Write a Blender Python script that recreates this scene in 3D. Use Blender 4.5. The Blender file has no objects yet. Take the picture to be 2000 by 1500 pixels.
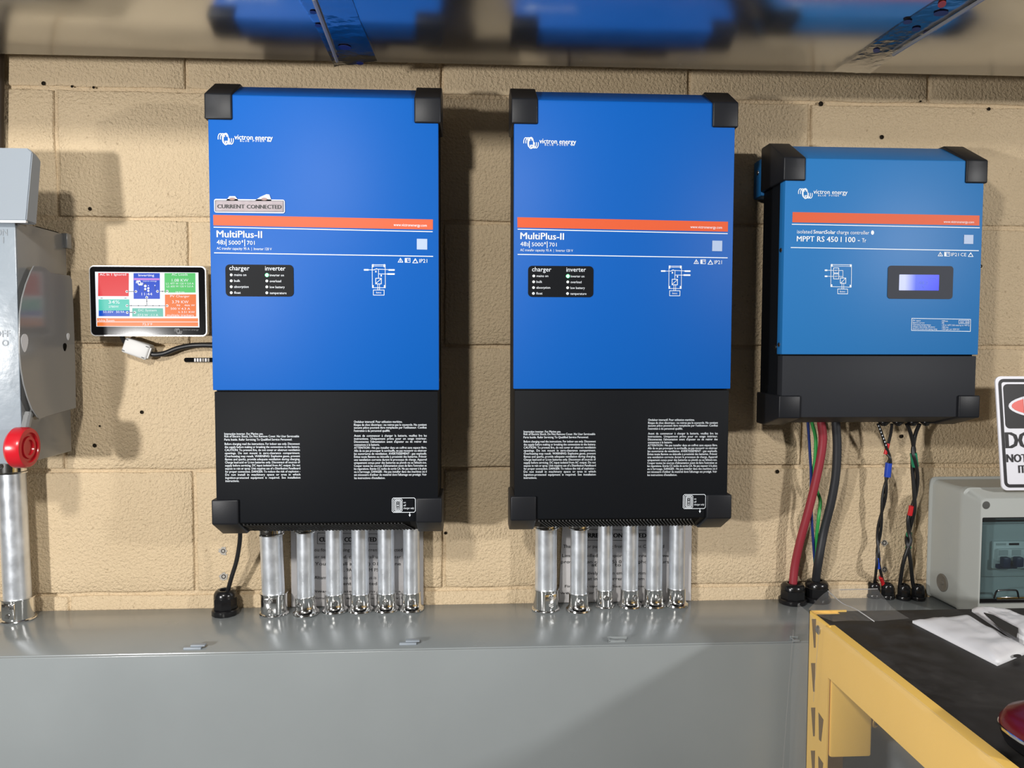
import bpy, bmesh, math, random
from mathutils import Vector, Matrix, noise
random.seed(7)
SC = bpy.context.scene
COL = SC.collection
R = math.radians
# ------------------------------------------------------------------ camera
CX, CY, CZ = 0.04545, -1.27292, 1.42690
YAW, PIT, ROL, FPX = 0.0539858, 0.0522266, 0.00237799, 1502.0
_fw = Vector((math.sin(YAW)*math.cos(PIT), math.cos(YAW)*math.cos(PIT), -math.sin(PIT)))
_rt = Vector((math.cos(YAW), -math.sin(YAW), 0))
_up = _rt.cross(_fw)
_r2 = math.cos(ROL)*_rt + math.sin(ROL)*_up
_u2 = -math.sin(ROL)*_rt + math.cos(ROL)*_up
cam_d = bpy.data.cameras.new('camera')
cam = bpy.data.objects.new('camera', cam_d)
COL.objects.link(cam)
cam.matrix_world = Matrix(((_r2.x, _u2.x, -_fw.x, CX), (_r2.y, _u2.y, -_fw.y, CY), (_r2.z, _u2.z, -_fw.z, CZ), (0, 0, 0, 1)))
cam_d.sensor_width = 36
cam_d.lens = FPX/2000*36
cam_d.clip_start = 0.02
SC.camera = cam
# ------------------------------------------------------------------ world, lamps, exposure
w = bpy.data.worlds.new('world'); SC.world = w; w.use_nodes = True
w.node_tree.nodes['Background'].inputs[0].default_value = (0.05, 0.05, 0.05, 1)
def lamp(name, x, y, z, sx, sy, power, color):
    l = bpy.data.lights.new(name, 'AREA'); l.shape = 'RECTANGLE'; l.size = sx; l.size_y = sy
    l.energy = power; l.color = color
    o = bpy.data.objects.new(name, l); COL.objects.link(o); o.location = (x, y, z)
    return o
def spot_panel(name, x, y, z, size, power, color, aim=(0.0, 0.0, 1.4)):
    o = lamp(name, x, y, z, size, size, power, color)
    o.rotation_euler = (Vector(aim)-Vector((x, y, z))).to_track_quat('-Z', 'Y').to_euler()
    return o
spot_panel('work_light', -0.40, -1.45, 2.00, 0.09, 14, (1.0, 0.97, 0.92))
spot_panel('work_light', 1.70, -1.60, 1.75, 0.10, 19, (1.0, 0.98, 0.96))
spot_panel('work_light', -1.13, -1.60, 1.38, 0.08, 25, (1.0, 0.98, 0.96))
SC.view_settings.view_transform = 'Standard'
SC.view_settings.look = 'None'
SC.view_settings.gamma = 1
SC.view_settings.exposure = 0.0
SC.view_settings.use_curve_mapping = False

# ------------------------------------------------------------------ measuring helpers
def at(px, py, y):
    """point of the plane y = const seen at a pixel of the 2000x1500 photograph (used to read off real positions)"""
    d = _fw + _r2*((px-1000)/FPX) + _u2*((750-py)/FPX)
    t = (y-CY)/d.y
    return Vector((CX, CY, CZ)) + t*d
def atz(px, py, z):
    d = _fw + _r2*((px-1000)/FPX) + _u2*((750-py)/FPX)
    t = (z-CZ)/d.z
    return Vector((CX, CY, CZ)) + t*d
def solve(A, b):
    n = len(b); M_ = [r[:]+[v] for r, v in zip(A, b)]
    for i in range(n):
        p = max(range(i, n), key=lambda k: abs(M_[k][i])); M_[i], M_[p] = M_[p], M_[i]
        for k in range(n):
            if k != i:
                f = M_[k][i]/M_[i][i]
                M_[k] = [a-f*c for a, c in zip(M_[k], M_[i])]
    return [M_[i][n]/M_[i][i] for i in range(n)]
class Face:
    """a flat face: its four photographed corners TL, TR, BR, BL against its real rectangle x0..x1, z0..z1"""
    def __init__(s, px, x0, x1, z0, z1):
        dst = [(x0, z1), (x1, z1), (x1, z0), (x0, z0)]
        A, b = [], []
        for (u, v), (X, Z) in zip(px, dst):
            A.append([u, v, 1, 0, 0, 0, -u*X, -v*X]); b.append(X)
            A.append([0, 0, 0, u, v, 1, -u*Z, -v*Z]); b.append(Z)
        s.h = solve(A, b)
        s.k = (z1-z0)/(px[3][1]-px[0][1])
    def p(s, u, v):
        h = s.h; w_ = h[6]*u+h[7]*v+1
        return ((h[0]*u+h[1]*v+h[2])/w_, (h[3]*u+h[4]*v+h[5])/w_)

# ------------------------------------------------------------------ materials
def mat(name, col, rough=0.5, metal=0.0, bump=0.0, bscale=200.0, spec=0.5, vary=0.0, vscale=6.0, rvary=0.0, coat=0.0, emit=None, estr=1.0, alpha=1.0):
    m = bpy.data.materials.new(name); m.use_nodes = True
    nt = m.node_tree; b = nt.nodes['Principled BSDF']
    b.inputs['Base Color'].default_value = (*col, 1); b.inputs['Roughness'].default_value = rough
    b.inputs['Metallic'].default_value = metal
    b.inputs['Specular IOR Level'].default_value = spec
    b.inputs['Coat Weight'].default_value = coat
    b.inputs['Alpha'].default_value = alpha
    if emit:
        b.inputs['Emission Color'].default_value = (*emit, 1); b.inputs['Emission Strength'].default_value = estr
    if bump or vary or rvary:
        geo = nt.nodes.new('ShaderNodeTexCoord')
        if bump:
            n = nt.nodes.new('ShaderNodeTexNoise'); n.inputs['Scale'].default_value = bscale; n.inputs['Detail'].default_value = 3
            nt.links.new(geo.outputs['Object'], n.inputs['Vector'])
            bp = nt.nodes.new('ShaderNodeBump'); bp.inputs['Strength'].default_value = bump; bp.inputs['Distance'].default_value = 0.002
            nt.links.new(n.outputs['Fac'], bp.inputs['Height']); nt.links.new(bp.outputs['Normal'], b.inputs['Normal'])
        if vary or rvary:
            n2 = nt.nodes.new('ShaderNodeTexNoise'); n2.inputs['Scale'].default_value = vscale; n2.inputs['Detail'].default_value = 5
            nt.links.new(geo.outputs['Object'], n2.inputs['Vector'])
            if vary:
                mx = nt.nodes.new('ShaderNodeMapRange')
                mx.inputs['From Min'].default_value = 0.3; mx.inputs['From Max'].default_value = 0.7
                mx.inputs['To Min'].default_value = 1-vary; mx.inputs['To Max'].default_value = 1+vary
                nt.links.new(n2.outputs['Fac'], mx.inputs['Value'])
                vm = nt.nodes.new('ShaderNodeVectorMath'); vm.operation = 'SCALE'
                vm.inputs[0].default_value = col
                nt.links.new(mx.outputs['Result'], vm.inputs['Scale'])
                nt.links.new(vm.outputs['Vector'], b.inputs['Base Color'])
            if rvary:
                mr = nt.nodes.new('ShaderNodeMapRange')
                mr.inputs['From Min'].default_value = 0.3; mr.inputs['From Max'].default_value = 0.7
                mr.inputs['To Min'].default_value = max(0.02, rough-rvary); mr.inputs['To Max'].default_value = rough+rvary
                nt.links.new(n2.outputs['Fac'], mr.inputs['Value'])
                nt.links.new(mr.outputs['Result'], b.inputs['Roughness'])
    return m
def glow(name, col, s=1.0):
    return mat(name, (0.0, 0.0, 0.0), 0.3, emit=col, estr=s, spec=0.1)
def block_paint():
    m = bpy.data.materials.new('painted block'); m.use_nodes = True
    nt = m.node_tree; b = nt.nodes['Principled BSDF']; L = nt.links.new
    geo = nt.nodes.new('ShaderNodeNewGeometry')
    n1 = nt.nodes.new('ShaderNodeTexNoise'); n1.inputs['Scale'].default_value = 2.5; n1.inputs['Detail'].default_value = 4
    n2 = nt.nodes.new('ShaderNodeTexNoise'); n2.inputs['Scale'].default_value = 210; n2.inputs['Detail'].default_value = 3; n2.inputs['Roughness'].default_value = 0.6
    vo = nt.nodes.new('ShaderNodeTexVoronoi'); vo.inputs['Scale'].default_value = 95
    n3 = nt.nodes.new('ShaderNodeTexNoise'); n3.inputs['Scale'].default_value = 60; n3.inputs['Detail'].default_value = 2
    for n in (n1, n2, vo, n3): L(geo.outputs['Position'], n.inputs['Vector'])
    ramp = nt.nodes.new('ShaderNodeValToRGB'); L(n1.outputs['Fac'], ramp.inputs['Fac'])
    ramp.color_ramp.elements[0].position = 0.3; ramp.color_ramp.elements[0].color = (0.60, 0.465, 0.295, 1)
    ramp.color_ramp.elements[1].position = 0.7; ramp.color_ramp.elements[1].color = (0.67, 0.53, 0.35, 1)
    # tiny dark pits where a coarse noise and the cell centres coincide
    pit = nt.nodes.new('ShaderNodeMath'); pit.operation = 'LESS_THAN'; pit.inputs[1].default_value = 0.16
    L(vo.outputs['Distance'], pit.inputs[0])
    gate = nt.nodes.new('ShaderNodeMath'); gate.operation = 'GREATER_THAN'; gate.inputs[1].default_value = 0.56
    L(n3.outputs['Fac'], gate.inputs[0])
    both = nt.nodes.new('ShaderNodeMath'); both.operation = 'MULTIPLY'; L(pit.outputs[0], both.inputs[0]); L(gate.outputs[0], both.inputs[1])
    sc = nt.nodes.new('ShaderNodeMath'); sc.operation = 'MULTIPLY'; sc.inputs[1].default_value = 0.3; L(both.outputs[0], sc.inputs[0])
    mix = nt.nodes.new('ShaderNodeMixRGB'); mix.inputs['Color2'].default_value = (0.25, 0.16, 0.08, 1)
    L(sc.outputs[0], mix.inputs['Fac']); L(ramp.outputs['Color'], mix.inputs['Color1']); L(mix.outputs['Color'], b.inputs['Base Color'])
    h = nt.nodes.new('ShaderNodeMath'); h.operation = 'SUBTRACT'; L(n2.outputs['Fac'], h.inputs[0]); L(both.outputs[0], h.inputs[1])
    bp = nt.nodes.new('ShaderNodeBump'); bp.inputs['Strength'].default_value = 1.0; bp.inputs['Distance'].default_value = 0.0045
    L(h.outputs[0], bp.inputs['Height']); L(bp.outputs['Normal'], b.inputs['Normal'])
    b.inputs['Roughness'].default_value = 0.55; b.inputs['Specular IOR Level'].default_value = 0.3
    return m
MT = {}
MT['wall'] = block_paint()
MT['room'] = mat('room paint', (0.34, 0.33, 0.31), 0.8, vary=0.06)
MT['concrete'] = mat('floor concrete', (0.22, 0.21, 0.20), 0.7, bump=0.2, vary=0.15)
MT['ceil'] = mat('ceiling board', (0.36, 0.35, 0.34), 0.8, vary=0.05)
MT['blue'] = mat('blue enamel', (0.0012, 0.100, 0.435), 0.48, bump=0.02, bscale=900, spec=0.22)
MT['blue2'] = mat('lighter blue enamel', (0.016, 0.165, 0.45), 0.48, bump=0.02, bscale=900, spec=0.38)
MT['black'] = mat('black powder coat', (0.006, 0.007, 0.009), 0.55, bump=0.03, bscale=900, spec=0.10)
MT['black2'] = mat('charcoal powder coat', (0.024, 0.026, 0.031), 0.55, bump=0.03, bscale=900, spec=0.18)
MT['cap'] = mat('black corner plastic', (0.012, 0.013, 0.016), 0.42, bump=0.03, bscale=700, spec=0.25)
MT['slot'] = mat('slot black', (0.002, 0.002, 0.002), 0.8, spec=0.1)
MT['slat'] = mat('grille black', (0.022, 0.022, 0.022), 0.5)
MT['orange'] = mat('orange print', (0.66, 0.100, 0.032), 0.5, spec=0.3)
MT['white'] = mat('white print', (0.80, 0.86, 0.92), 0.5)
MT['pale'] = mat('pale label', (0.38, 0.48, 0.68), 0.5)
MT['panel'] = mat('status panel black', (0.006, 0.007, 0.009), 0.5, spec=0.12)
MT['lcdbez'] = mat('lcd bezel grey', (0.045, 0.05, 0.065), 0.55, spec=0.15)
MT['led'] = mat('led lens', (0.8, 0.85, 0.85), 0.3)
MT['ledon'] = glow('lit green led', (0.10, 1.0, 0.22), 9.0)
MT['badge'] = mat('brushed badge', (0.30, 0.26, 0.28), 0.55, metal=0.2, vary=0.15, vscale=60)
MT['rim'] = mat('badge rim', (0.50, 0.53, 0.62), 0.5, metal=0.1)
MT['rust'] = mat('badge rust print', (0.30, 0.18, 0.16), 0.5)
MT['ink'] = mat('black ink', (0.008, 0.008, 0.01), 0.5)
MT['screw'] = mat('screw steel', (0.45, 0.45, 0.44), 0.25, metal=1.0)
MT['emt'] = mat('galvanised tube', (0.74, 0.78, 0.83), 0.36, metal=0.75, vary=0.10, vscale=45, rvary=0.08, bump=0.02, bscale=120)
MT['zinc'] = mat('bright zinc fitting', (0.78, 0.78, 0.77), 0.14, metal=1.0, bump=0.012, bscale=90)
MT['duct'] = mat('sheet metal', (0.50, 0.52, 0.53), 0.19, metal=0.96, rvary=0.05, vscale=7, vary=0.08)
MT['foil'] = mat('foil tape', (0.80, 0.82, 0.85), 0.10, metal=1.0, bump=0.55, bscale=45)
MT['seam'] = mat('seam cap metal', (0.42, 0.40, 0.37), 0.35, metal=0.4)
MT['foilink'] = mat('tape print', (0.02, 0.03, 0.16), 0.4)
MT['foilred'] = mat('tape red print', (0.65, 0.06, 0.05), 0.4)
MT['gutter'] = mat('grey enamel', (0.265, 0.290, 0.297), 0.22, bump=0.02, bscale=300, vary=0.04, vscale=5, rvary=0.06)
MT['switch'] = mat('light grey enamel', (0.28, 0.325, 0.37), 0.3, bump=0.28, bscale=60)
MT['hood'] = mat('smooth grey enamel', (0.285, 0.325, 0.37), 0.45)
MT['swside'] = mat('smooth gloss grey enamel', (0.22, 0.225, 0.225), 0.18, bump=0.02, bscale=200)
MT['emboss'] = mat('embossed grey', (0.24, 0.27, 0.30), 0.4)
MT['lip'] = mat('pale lip', (0.75, 0.77, 0.80), 0.3)
MT['red'] = mat('red knob plastic', (0.55, 0.012, 0.022), 0.25)
MT['plastic'] = mat('grey box plastic', (0.42, 0.44, 0.42), 0.45, bump=0.04, bscale=300)
MT['plastic2'] = mat('pale insert plastic', (0.40, 0.44, 0.44), 0.5)
MT['breaker'] = mat('breaker plastic', (0.62, 0.66, 0.66), 0.45)
MT['toggle'] = mat('toggle blue', (0.012, 0.022, 0.065), 0.4)
MT['gland'] = mat('black gland nylon', (0.008, 0.008, 0.009), 0.22)
MT['cable'] = mat('black cable sheath', (0.010, 0.010, 0.011), 0.38)
MT['cableblue'] = mat('blue cable sheath', (0.012, 0.03, 0.16), 0.4)
MT['cablegrey'] = mat('heavy black cable sheath', (0.020, 0.022, 0.026), 0.5, bump=0.05, bscale=300)
MT['cablered'] = mat('red cable sheath', (0.27, 0.022, 0.035), 0.5, bump=0.05, bscale=300)
MT['cablegreen'] = mat('green cable sheath', (0.035, 0.32, 0.07), 0.4)
MT['tapeblue'] = mat('blue tape', (0.015, 0.06, 0.45), 0.4)
MT['tapegreen'] = mat('green tape', (0.01, 0.22, 0.11), 0.4)
MT['tapered'] = mat('red tape', (0.55, 0.015, 0.02), 0.4)
MT['paper'] = mat('white paper', (0.70, 0.68, 0.68), 0.8)
MT['dongle'] = mat('white moulded plastic', (0.62, 0.62, 0.61), 0.5)
MT['silver'] = mat('silver frame', (0.82, 0.82, 0.82), 0.3, metal=0.3)
MT['glass'] = mat('black glass', (0.004, 0.004, 0.005), 0.08)
MT['signwhite'] = mat('sign white', (0.72, 0.72, 0.78), 0.4)
MT['signblack'] = mat('sign black', (0.014, 0.012, 0.014), 0.45, spec=0.25)
MT['signred'] = mat('sign red', (0.72, 0.07, 0.05), 0.4)
MT['yellow'] = mat('yellow powder coat', (0.95, 0.60, 0.13), 0.42, bump=0.03, bscale=300)
MT['deck'] = mat('black deck board', (0.030, 0.028, 0.026), 0.55, vary=0.9, vscale=26, rvary=0.2, bump=0.1, bscale=60, spec=0.25)
MT['pouch'] = mat('white pouch film', (0.78, 0.78, 0.80), 0.28, bump=0.12, bscale=28)
MT['maroon'] = mat('dark red shell', (0.10, 0.004, 0.008), 0.25)
MT['chrome'] = mat('chrome', (0.8, 0.8, 0.8), 0.1, metal=1.0)
MT['hole'] = mat('drill hole', (0.02, 0.015, 0.01), 0.9, spec=0.1)
MT['chip'] = mat('bare plaster chip', (0.36, 0.34, 0.31), 0.9, bump=0.5, bscale=150)
MT['brown'] = mat('matte dark brown', (0.035, 0.022, 0.012), 0.6)
def film(name, fac_gloss, haze, rough, tint=(1, 1, 1), bump=0.0):
    m = bpy.data.materials.new(name); m.use_nodes = True
    nt = m.node_tree; nt.nodes.clear(); L = nt.links.new
    out = nt.nodes.new('ShaderNodeOutputMaterial')
    tr = nt.nodes.new('ShaderNodeBsdfTransparent'); tr.inputs['Color'].default_value = (*tint, 1)
    gl = nt.nodes.new('ShaderNodeBsdfGlossy'); gl.inputs['Roughness'].default_value = rough
    df = nt.nodes.new('ShaderNodeBsdfTranslucent'); df.inputs['Color'].default_value = (0.8, 0.8, 0.8, 1)
    d2 = nt.nodes.new('ShaderNodeBsdfDiffuse'); d2.inputs['Color'].default_value = (0.8, 0.8, 0.8, 1)
    fr = nt.nodes.new('ShaderNodeLayerWeight'); fr.inputs['Blend'].default_value = 0.5
    pw = nt.nodes.new('ShaderNodeMath'); pw.operation = 'POWER'; pw.inputs[1].default_value = 5.0; L(fr.outputs['Facing'], pw.inputs[0])
    mu = nt.nodes.new('ShaderNodeMath'); mu.operation = 'MULTIPLY_ADD'; mu.inputs[1].default_value = 0.7; mu.inputs[2].default_value = fac_gloss
    L(pw.outputs[0], mu.inputs[0])
    hz = nt.nodes.new('ShaderNodeMixShader'); hz.inputs[0].default_value = 0.5; L(df.outputs[0], hz.inputs[1]); L(d2.outputs[0], hz.inputs[2])
    m1 = nt.nodes.new('ShaderNodeMixShader'); m1.inputs[0].default_value = haze; L(tr.outputs[0], m1.inputs[1]); L(hz.outputs[0], m1.inputs[2])
    m2 = nt.nodes.new('ShaderNodeMixShader'); L(mu.outputs[0], m2.inputs[0]); L(m1.outputs[0], m2.inputs[1]); L(gl.outputs[0], m2.inputs[2])
    L(m2.outputs[0], out.inputs[0])
    if bump:
        tc = nt.nodes.new('ShaderNodeTexCoord'); n = nt.nodes.new('ShaderNodeTexNoise'); n.inputs['Scale'].default_value = 14
        L(tc.outputs['Object'], n.inputs['Vector'])
        bp = nt.nodes.new('ShaderNodeBump'); bp.inputs['Strength'].default_value = bump; bp.inputs['Distance'].default_value = 0.01
        L(n.outputs['Fac'], bp.inputs['Height']); L(bp.outputs[0], gl.inputs['Normal'])
    return m
MT['wrap'] = film('clear wrap', 0.02, 0.13, 0.12, bump=0.5)
MT['smoke'] = film('smoked window', 0.0, 0.03, 0.05, tint=(0.68, 0.75, 0.76))
MT['clearcap'] = mat('translucent plug', (0.16, 0.15, 0.13), 0.15)

# ------------------------------------------------------------------ mesh helpers
class B:
    def __init__(s): s.bm = bmesh.new()
    def take(s, t):
        me = bpy.data.meshes.new('t'); t.to_mesh(me); t.free(); s.bm.from_mesh(me); bpy.data.meshes.remove(me); return s
    def _bev(s, t, bev, seg):
        if bev: bmesh.ops.bevel(t, geom=list(t.edges), offset=bev, segments=seg, profile=0.5, affect='EDGES', clamp_overlap=True)
    def box(s, x0, x1, y0, y1, z0, z1, bev=0, seg=2, mtx=None):
        t = bmesh.new(); bmesh.ops.create_cube(t, size=1)
        for v in t.verts:
            v.co = Vector(((x0+x1)/2+v.co.x*(x1-x0), (y0+y1)/2+v.co.y*(y1-y0), (z0+z1)/2+v.co.z*(z1-z0)))
        s._bev(t, bev, seg)
        if mtx: bmesh.ops.transform(t, matrix=mtx, verts=t.verts)
        return s.take(t)
    def prism(s, poly, axis, a, b, bev=0, seg=2, mtx=None):
        """poly of 2-D points; axis x: (y,z), y: (x,z), z: (x,y)"""
        t = bmesh.new()
        def P(q, c): return {'x': (c, q[0], q[1]), 'y': (q[0], c, q[1]), 'z': (q[0], q[1], c)}[axis]
        lo = [t.verts.new(P(q, a)) for q in poly]; hi = [t.verts.new(P(q, b)) for q in poly]
        n = len(poly); t.faces.new(lo); t.faces.new(hi)
        for i in range(n): t.faces.new((lo[i], lo[(i+1) % n], hi[(i+1) % n], hi[i]))
        bmesh.ops.recalc_face_normals(t, faces=t.faces)
        s._bev(t, bev, seg)
        if mtx: bmesh.ops.transform(t, matrix=mtx, verts=t.verts)
        return s.take(t)
    def tube(s, pts, r, n=14):
        pts = [Vector(p) for p in pts]; t = bmesh.new(); rings = []
        N = len(pts); up = Vector((0.3, 1, 0.1)).normalized()
        for i, p in enumerate(pts):
            d = (pts[min(i+1, N-1)]-pts[max(i-1, 0)]).normalized()
            a = up.cross(d).normalized(); c = d.cross(a)
            rr = r[i] if isinstance(r, (list, tuple)) else r
            rings.append([t.verts.new(p+rr*(math.cos(2*math.pi*k/n)*a+math.sin(2*math.pi*k/n)*c)) for k in range(n)])
        for i in range(N-1):
            for k in range(n): t.faces.new((rings[i][k], rings[i][(k+1) % n], rings[i+1][(k+1) % n], rings[i+1][k]))
        t.faces.new(rings[0]); t.faces.new(rings[-1])
        bmesh.ops.recalc_face_normals(t, faces=t.faces)
        return s.take(t)
    def lathe(s, prof, c=(0, 0, 0), n=28, mtx=None):
        """prof of (r, z) round the z axis through c, both ends closed"""
        t = bmesh.new(); rings = []
        for r, z in prof:
            rings.append([t.verts.new((c[0]+r*math.cos(2*math.pi*k/n), c[1]+r*math.sin(2*math.pi*k/n), c[2]+z)) for k in range(n)])
        for i in range(len(prof)-1):
            for k in range(n): t.faces.new((rings[i][k], rings[i][(k+1) % n], rings[i+1][(k+1) % n], rings[i+1][k]))
        t.faces.new(rings[0]); t.faces.new(rings[-1])
        bmesh.ops.recalc_face_normals(t, faces=t.faces)
        if mtx: bmesh.ops.transform(t, matrix=mtx, verts=t.verts)
        return s.take(t)
    def done(s, name, m, parent=None, ang=35, **props):
        me = bpy.data.meshes.new(name); s.bm.to_mesh(me); s.bm.free()
        return finish(me, name, m, parent, ang, **props)
def finish(me, name, m, parent=None, ang=35, **props):
    me.materials.append(MT[m] if isinstance(m, str) else m)
    for p in me.polygons: p.use_smooth = True
    me.set_sharp_from_angle(angle=R(ang))
    o = bpy.data.objects.new(name, me); COL.objects.link(o)
    if parent: o.parent = parent
    for k, v in props.items(): o[k] = v
    return o
def thing(name, label, cat, loc=(0, 0, 0), group=None, rot=None):
    o = bpy.data.objects.new(name, None); COL.objects.link(o); o.location = loc
    o.empty_display_size = 0.05
    if rot: o.rotation_euler = rot
    o['label'] = label; o['category'] = cat
    if group: o['group'] = group
    return o
def dup(root, loc, label):
    r = root.copy(); COL.objects.link(r); r.location = loc; r['label'] = label
    for ch in list(root.children):
        c = ch.copy(); COL.objects.link(c); c.parent = r
        for g in ch.children:
            d = g.copy(); COL.objects.link(d); d.parent = c
    return r
def rrect(x0, x1, z0, z1, r, n=5):
    out = []
    for cx, cz, a in ((x1-r, z1-r, 0), (x0+r, z1-r, 90), (x0+r, z0+r, 180), (x1-r, z0+r, 270)):
        for k in range(n+1):
            t = R(a+90*k/n); out.append((cx+r*math.cos(t), cz+r*math.sin(t)))
    return out
def smooth(pts, k=8):
    """Catmull-Rom through the points"""
    P = [Vector(p) for p in pts]; out = []
    for i in range(len(P)-1):
        a = P[max(i-1, 0)]; b = P[i]; c = P[i+1]; d = P[min(i+2, len(P)-1)]
        for j in range(k):
            t = j/k
            out.append(0.5*((2*b)+(c-a)*t+(2*a-5*b+4*c-d)*t*t+(3*b-a-3*c+d)*t**3))
    return out+[P[-1]]
# ---- lettering: flat glyph meshes laid on a face
_tc = {}
def glyphs(s, bold=0.0):
    k = (s, bold)
    if k not in _tc:
        cu = bpy.data.curves.new('t', 'FONT'); cu.body = s; cu.resolution_u = 2; cu.offset = bold
        o = bpy.data.objects.new('t', cu); COL.objects.link(o)
        me = bpy.data.meshes.new_from_object(o.evaluated_get(bpy.context.evaluated_depsgraph_get()))
        vs = [tuple(v.co) for v in me.vertices]; fs = [tuple(p.vertices) for p in me.polygons]
        bpy.data.objects.remove(o); bpy.data.curves.remove(cu); bpy.data.meshes.remove(me)
        _tc[k] = (vs, fs)
    return _tc[k]
CAPH = max(v[1] for v in glyphs('H')[0])
class Print:
    """collects flat print (text, strokes, shapes) on plane y of a Face"""
    def __init__(s, face, y): s.f = face; s.y = y; s.v = []; s.q = []
    def add(s, pts, faces):
        s.n = getattr(s, 'n', 0)+1   # each shape a hair further out, so that overlaps do not fight
        yy = s.y-(s.n % 16)*2e-6
        b = len(s.v); s.v += [(x, yy, z) for x, z in pts]; s.q += [tuple(b+i for i in f) for f in faces]
    def text(s, t, u0, u1, vb, cap, vb1=None, bold=0.0):
        """text from pixel column u0 to u1 (None: natural width) on baseline row vb, cap height in pixels"""
        vs, fs = glyphs(t, 0.0)
        if not vs: return
        x0, x1 = min(a[0] for a in vs), max(a[0] for a in vs)
        A = s.f.p(u0, vb); sy = cap*s.f.k/CAPH
        if u1 is None: ux, uz, sx = 1, 0, sy
        else:
            Bq = s.f.p(u1, vb if vb1 is None else vb1)
            L_ = math.hypot(Bq[0]-A[0], Bq[1]-A[1]); ux, uz = (Bq[0]-A[0])/L_, (Bq[1]-A[1])/L_; sx = L_/(x1-x0)
        pts = [(A[0]+(x-x0)*sx*ux-y*sy*uz, A[1]+(x-x0)*sx*uz+y*sy*ux) for x, y, _ in vs]
        s.add(pts, fs)
        if bold:
            e = bold*sy*1.6
            y0 = s.y; s.y = y0-.00006; s.add([(x+e*ux, z+e*uz) for x, z in pts], fs); s.y = y0-.00012; s.add([(x-e*ux*.8, z-e*uz*.8) for x, z in pts], fs); s.y = y0
    def line(s, pts, wpx, closed=False):
        P = [Vector(s.f.p(*q)) for q in pts]; w_ = wpx*s.f.k/2; n = len(P)
        segs = list(zip(P[:-1], P[1:]))+([(P[-1], P[0])] if closed else [])
        for a, b in segs:
            d = (b-a)
            if d.length < 1e-9: continue
            d.normalize(); nrm = Vector((-d.y, d.x))*w_; e = d*w_*0.8
            q = [a-e+nrm, a-e-nrm, b+e-nrm, b+e+nrm]
            s.add([(v.x, v.y) for v in q], [(0, 1, 2, 3)])
    def poly(s, pts):
        P = [s.f.p(*q) for q in pts]; s.add(P, [tuple(range(len(P)))])
    def rect(s, u0, v0, u1, v1, dv=0.0): s.poly([(u0, v0), (u1, v0+dv), (u1, v1+dv), (u0, v1)])
    def disc(s, u, v, r, rv=None, n=16):
        rv = r if rv is None else rv
        s.poly([(u+r*math.cos(2*math.pi*k/n), v+rv*math.sin(2*math.pi*k/n)) for k in range(n)])
    def arc(s, u, v, ru, rv, a0, a1, wpx, n=10):
        s.line([(u+ru*math.cos(R(a0+(a1-a0)*k/n)), v-rv*math.sin(R(a0+(a1-a0)*k/n))) for k in range(n+1)], wpx)
    def done(s, name, m, parent=None, **props):
        me = bpy.data.meshes.new(name); me.from_pydata(s.v, [], s.q); me.update()
        # every glyph faces the room
        for p in me.polygons:
            if p.normal.y > 0: p.flip()
        me.materials.append(MT[m] if isinstance(m, str) else m)
        o = bpy.data.objects.new(name, me); COL.objects.link(o)
        if parent: o.parent = parent
        for k, v in props.items(): o[k] = v
        return o
def structure(name, b, m, **k):
    return b.done(name, m, None, kind='structure', **k)

# ================================================================== ROOM
structure('floor', B().box(-3.2, 3.6, -4.6, 0.02, -0.05, 0), 'concrete')
structure('ceiling', B().box(-3.2, 3.6, -4.6, 0.02, 2.7, 2.75), 'ceil')
structure('wall_left', B().box(-3.25, -3.2, -4.6, 0.02, 0, 2.7), 'room')
structure('wall_right', B().box(3.6, 3.65, -4.6, 0.02, 0, 2.7), 'room')
structure('wall_front', B().box(-3.25, 3.65, -4.65, -4.6, 0, 2.7), 'room')
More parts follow.
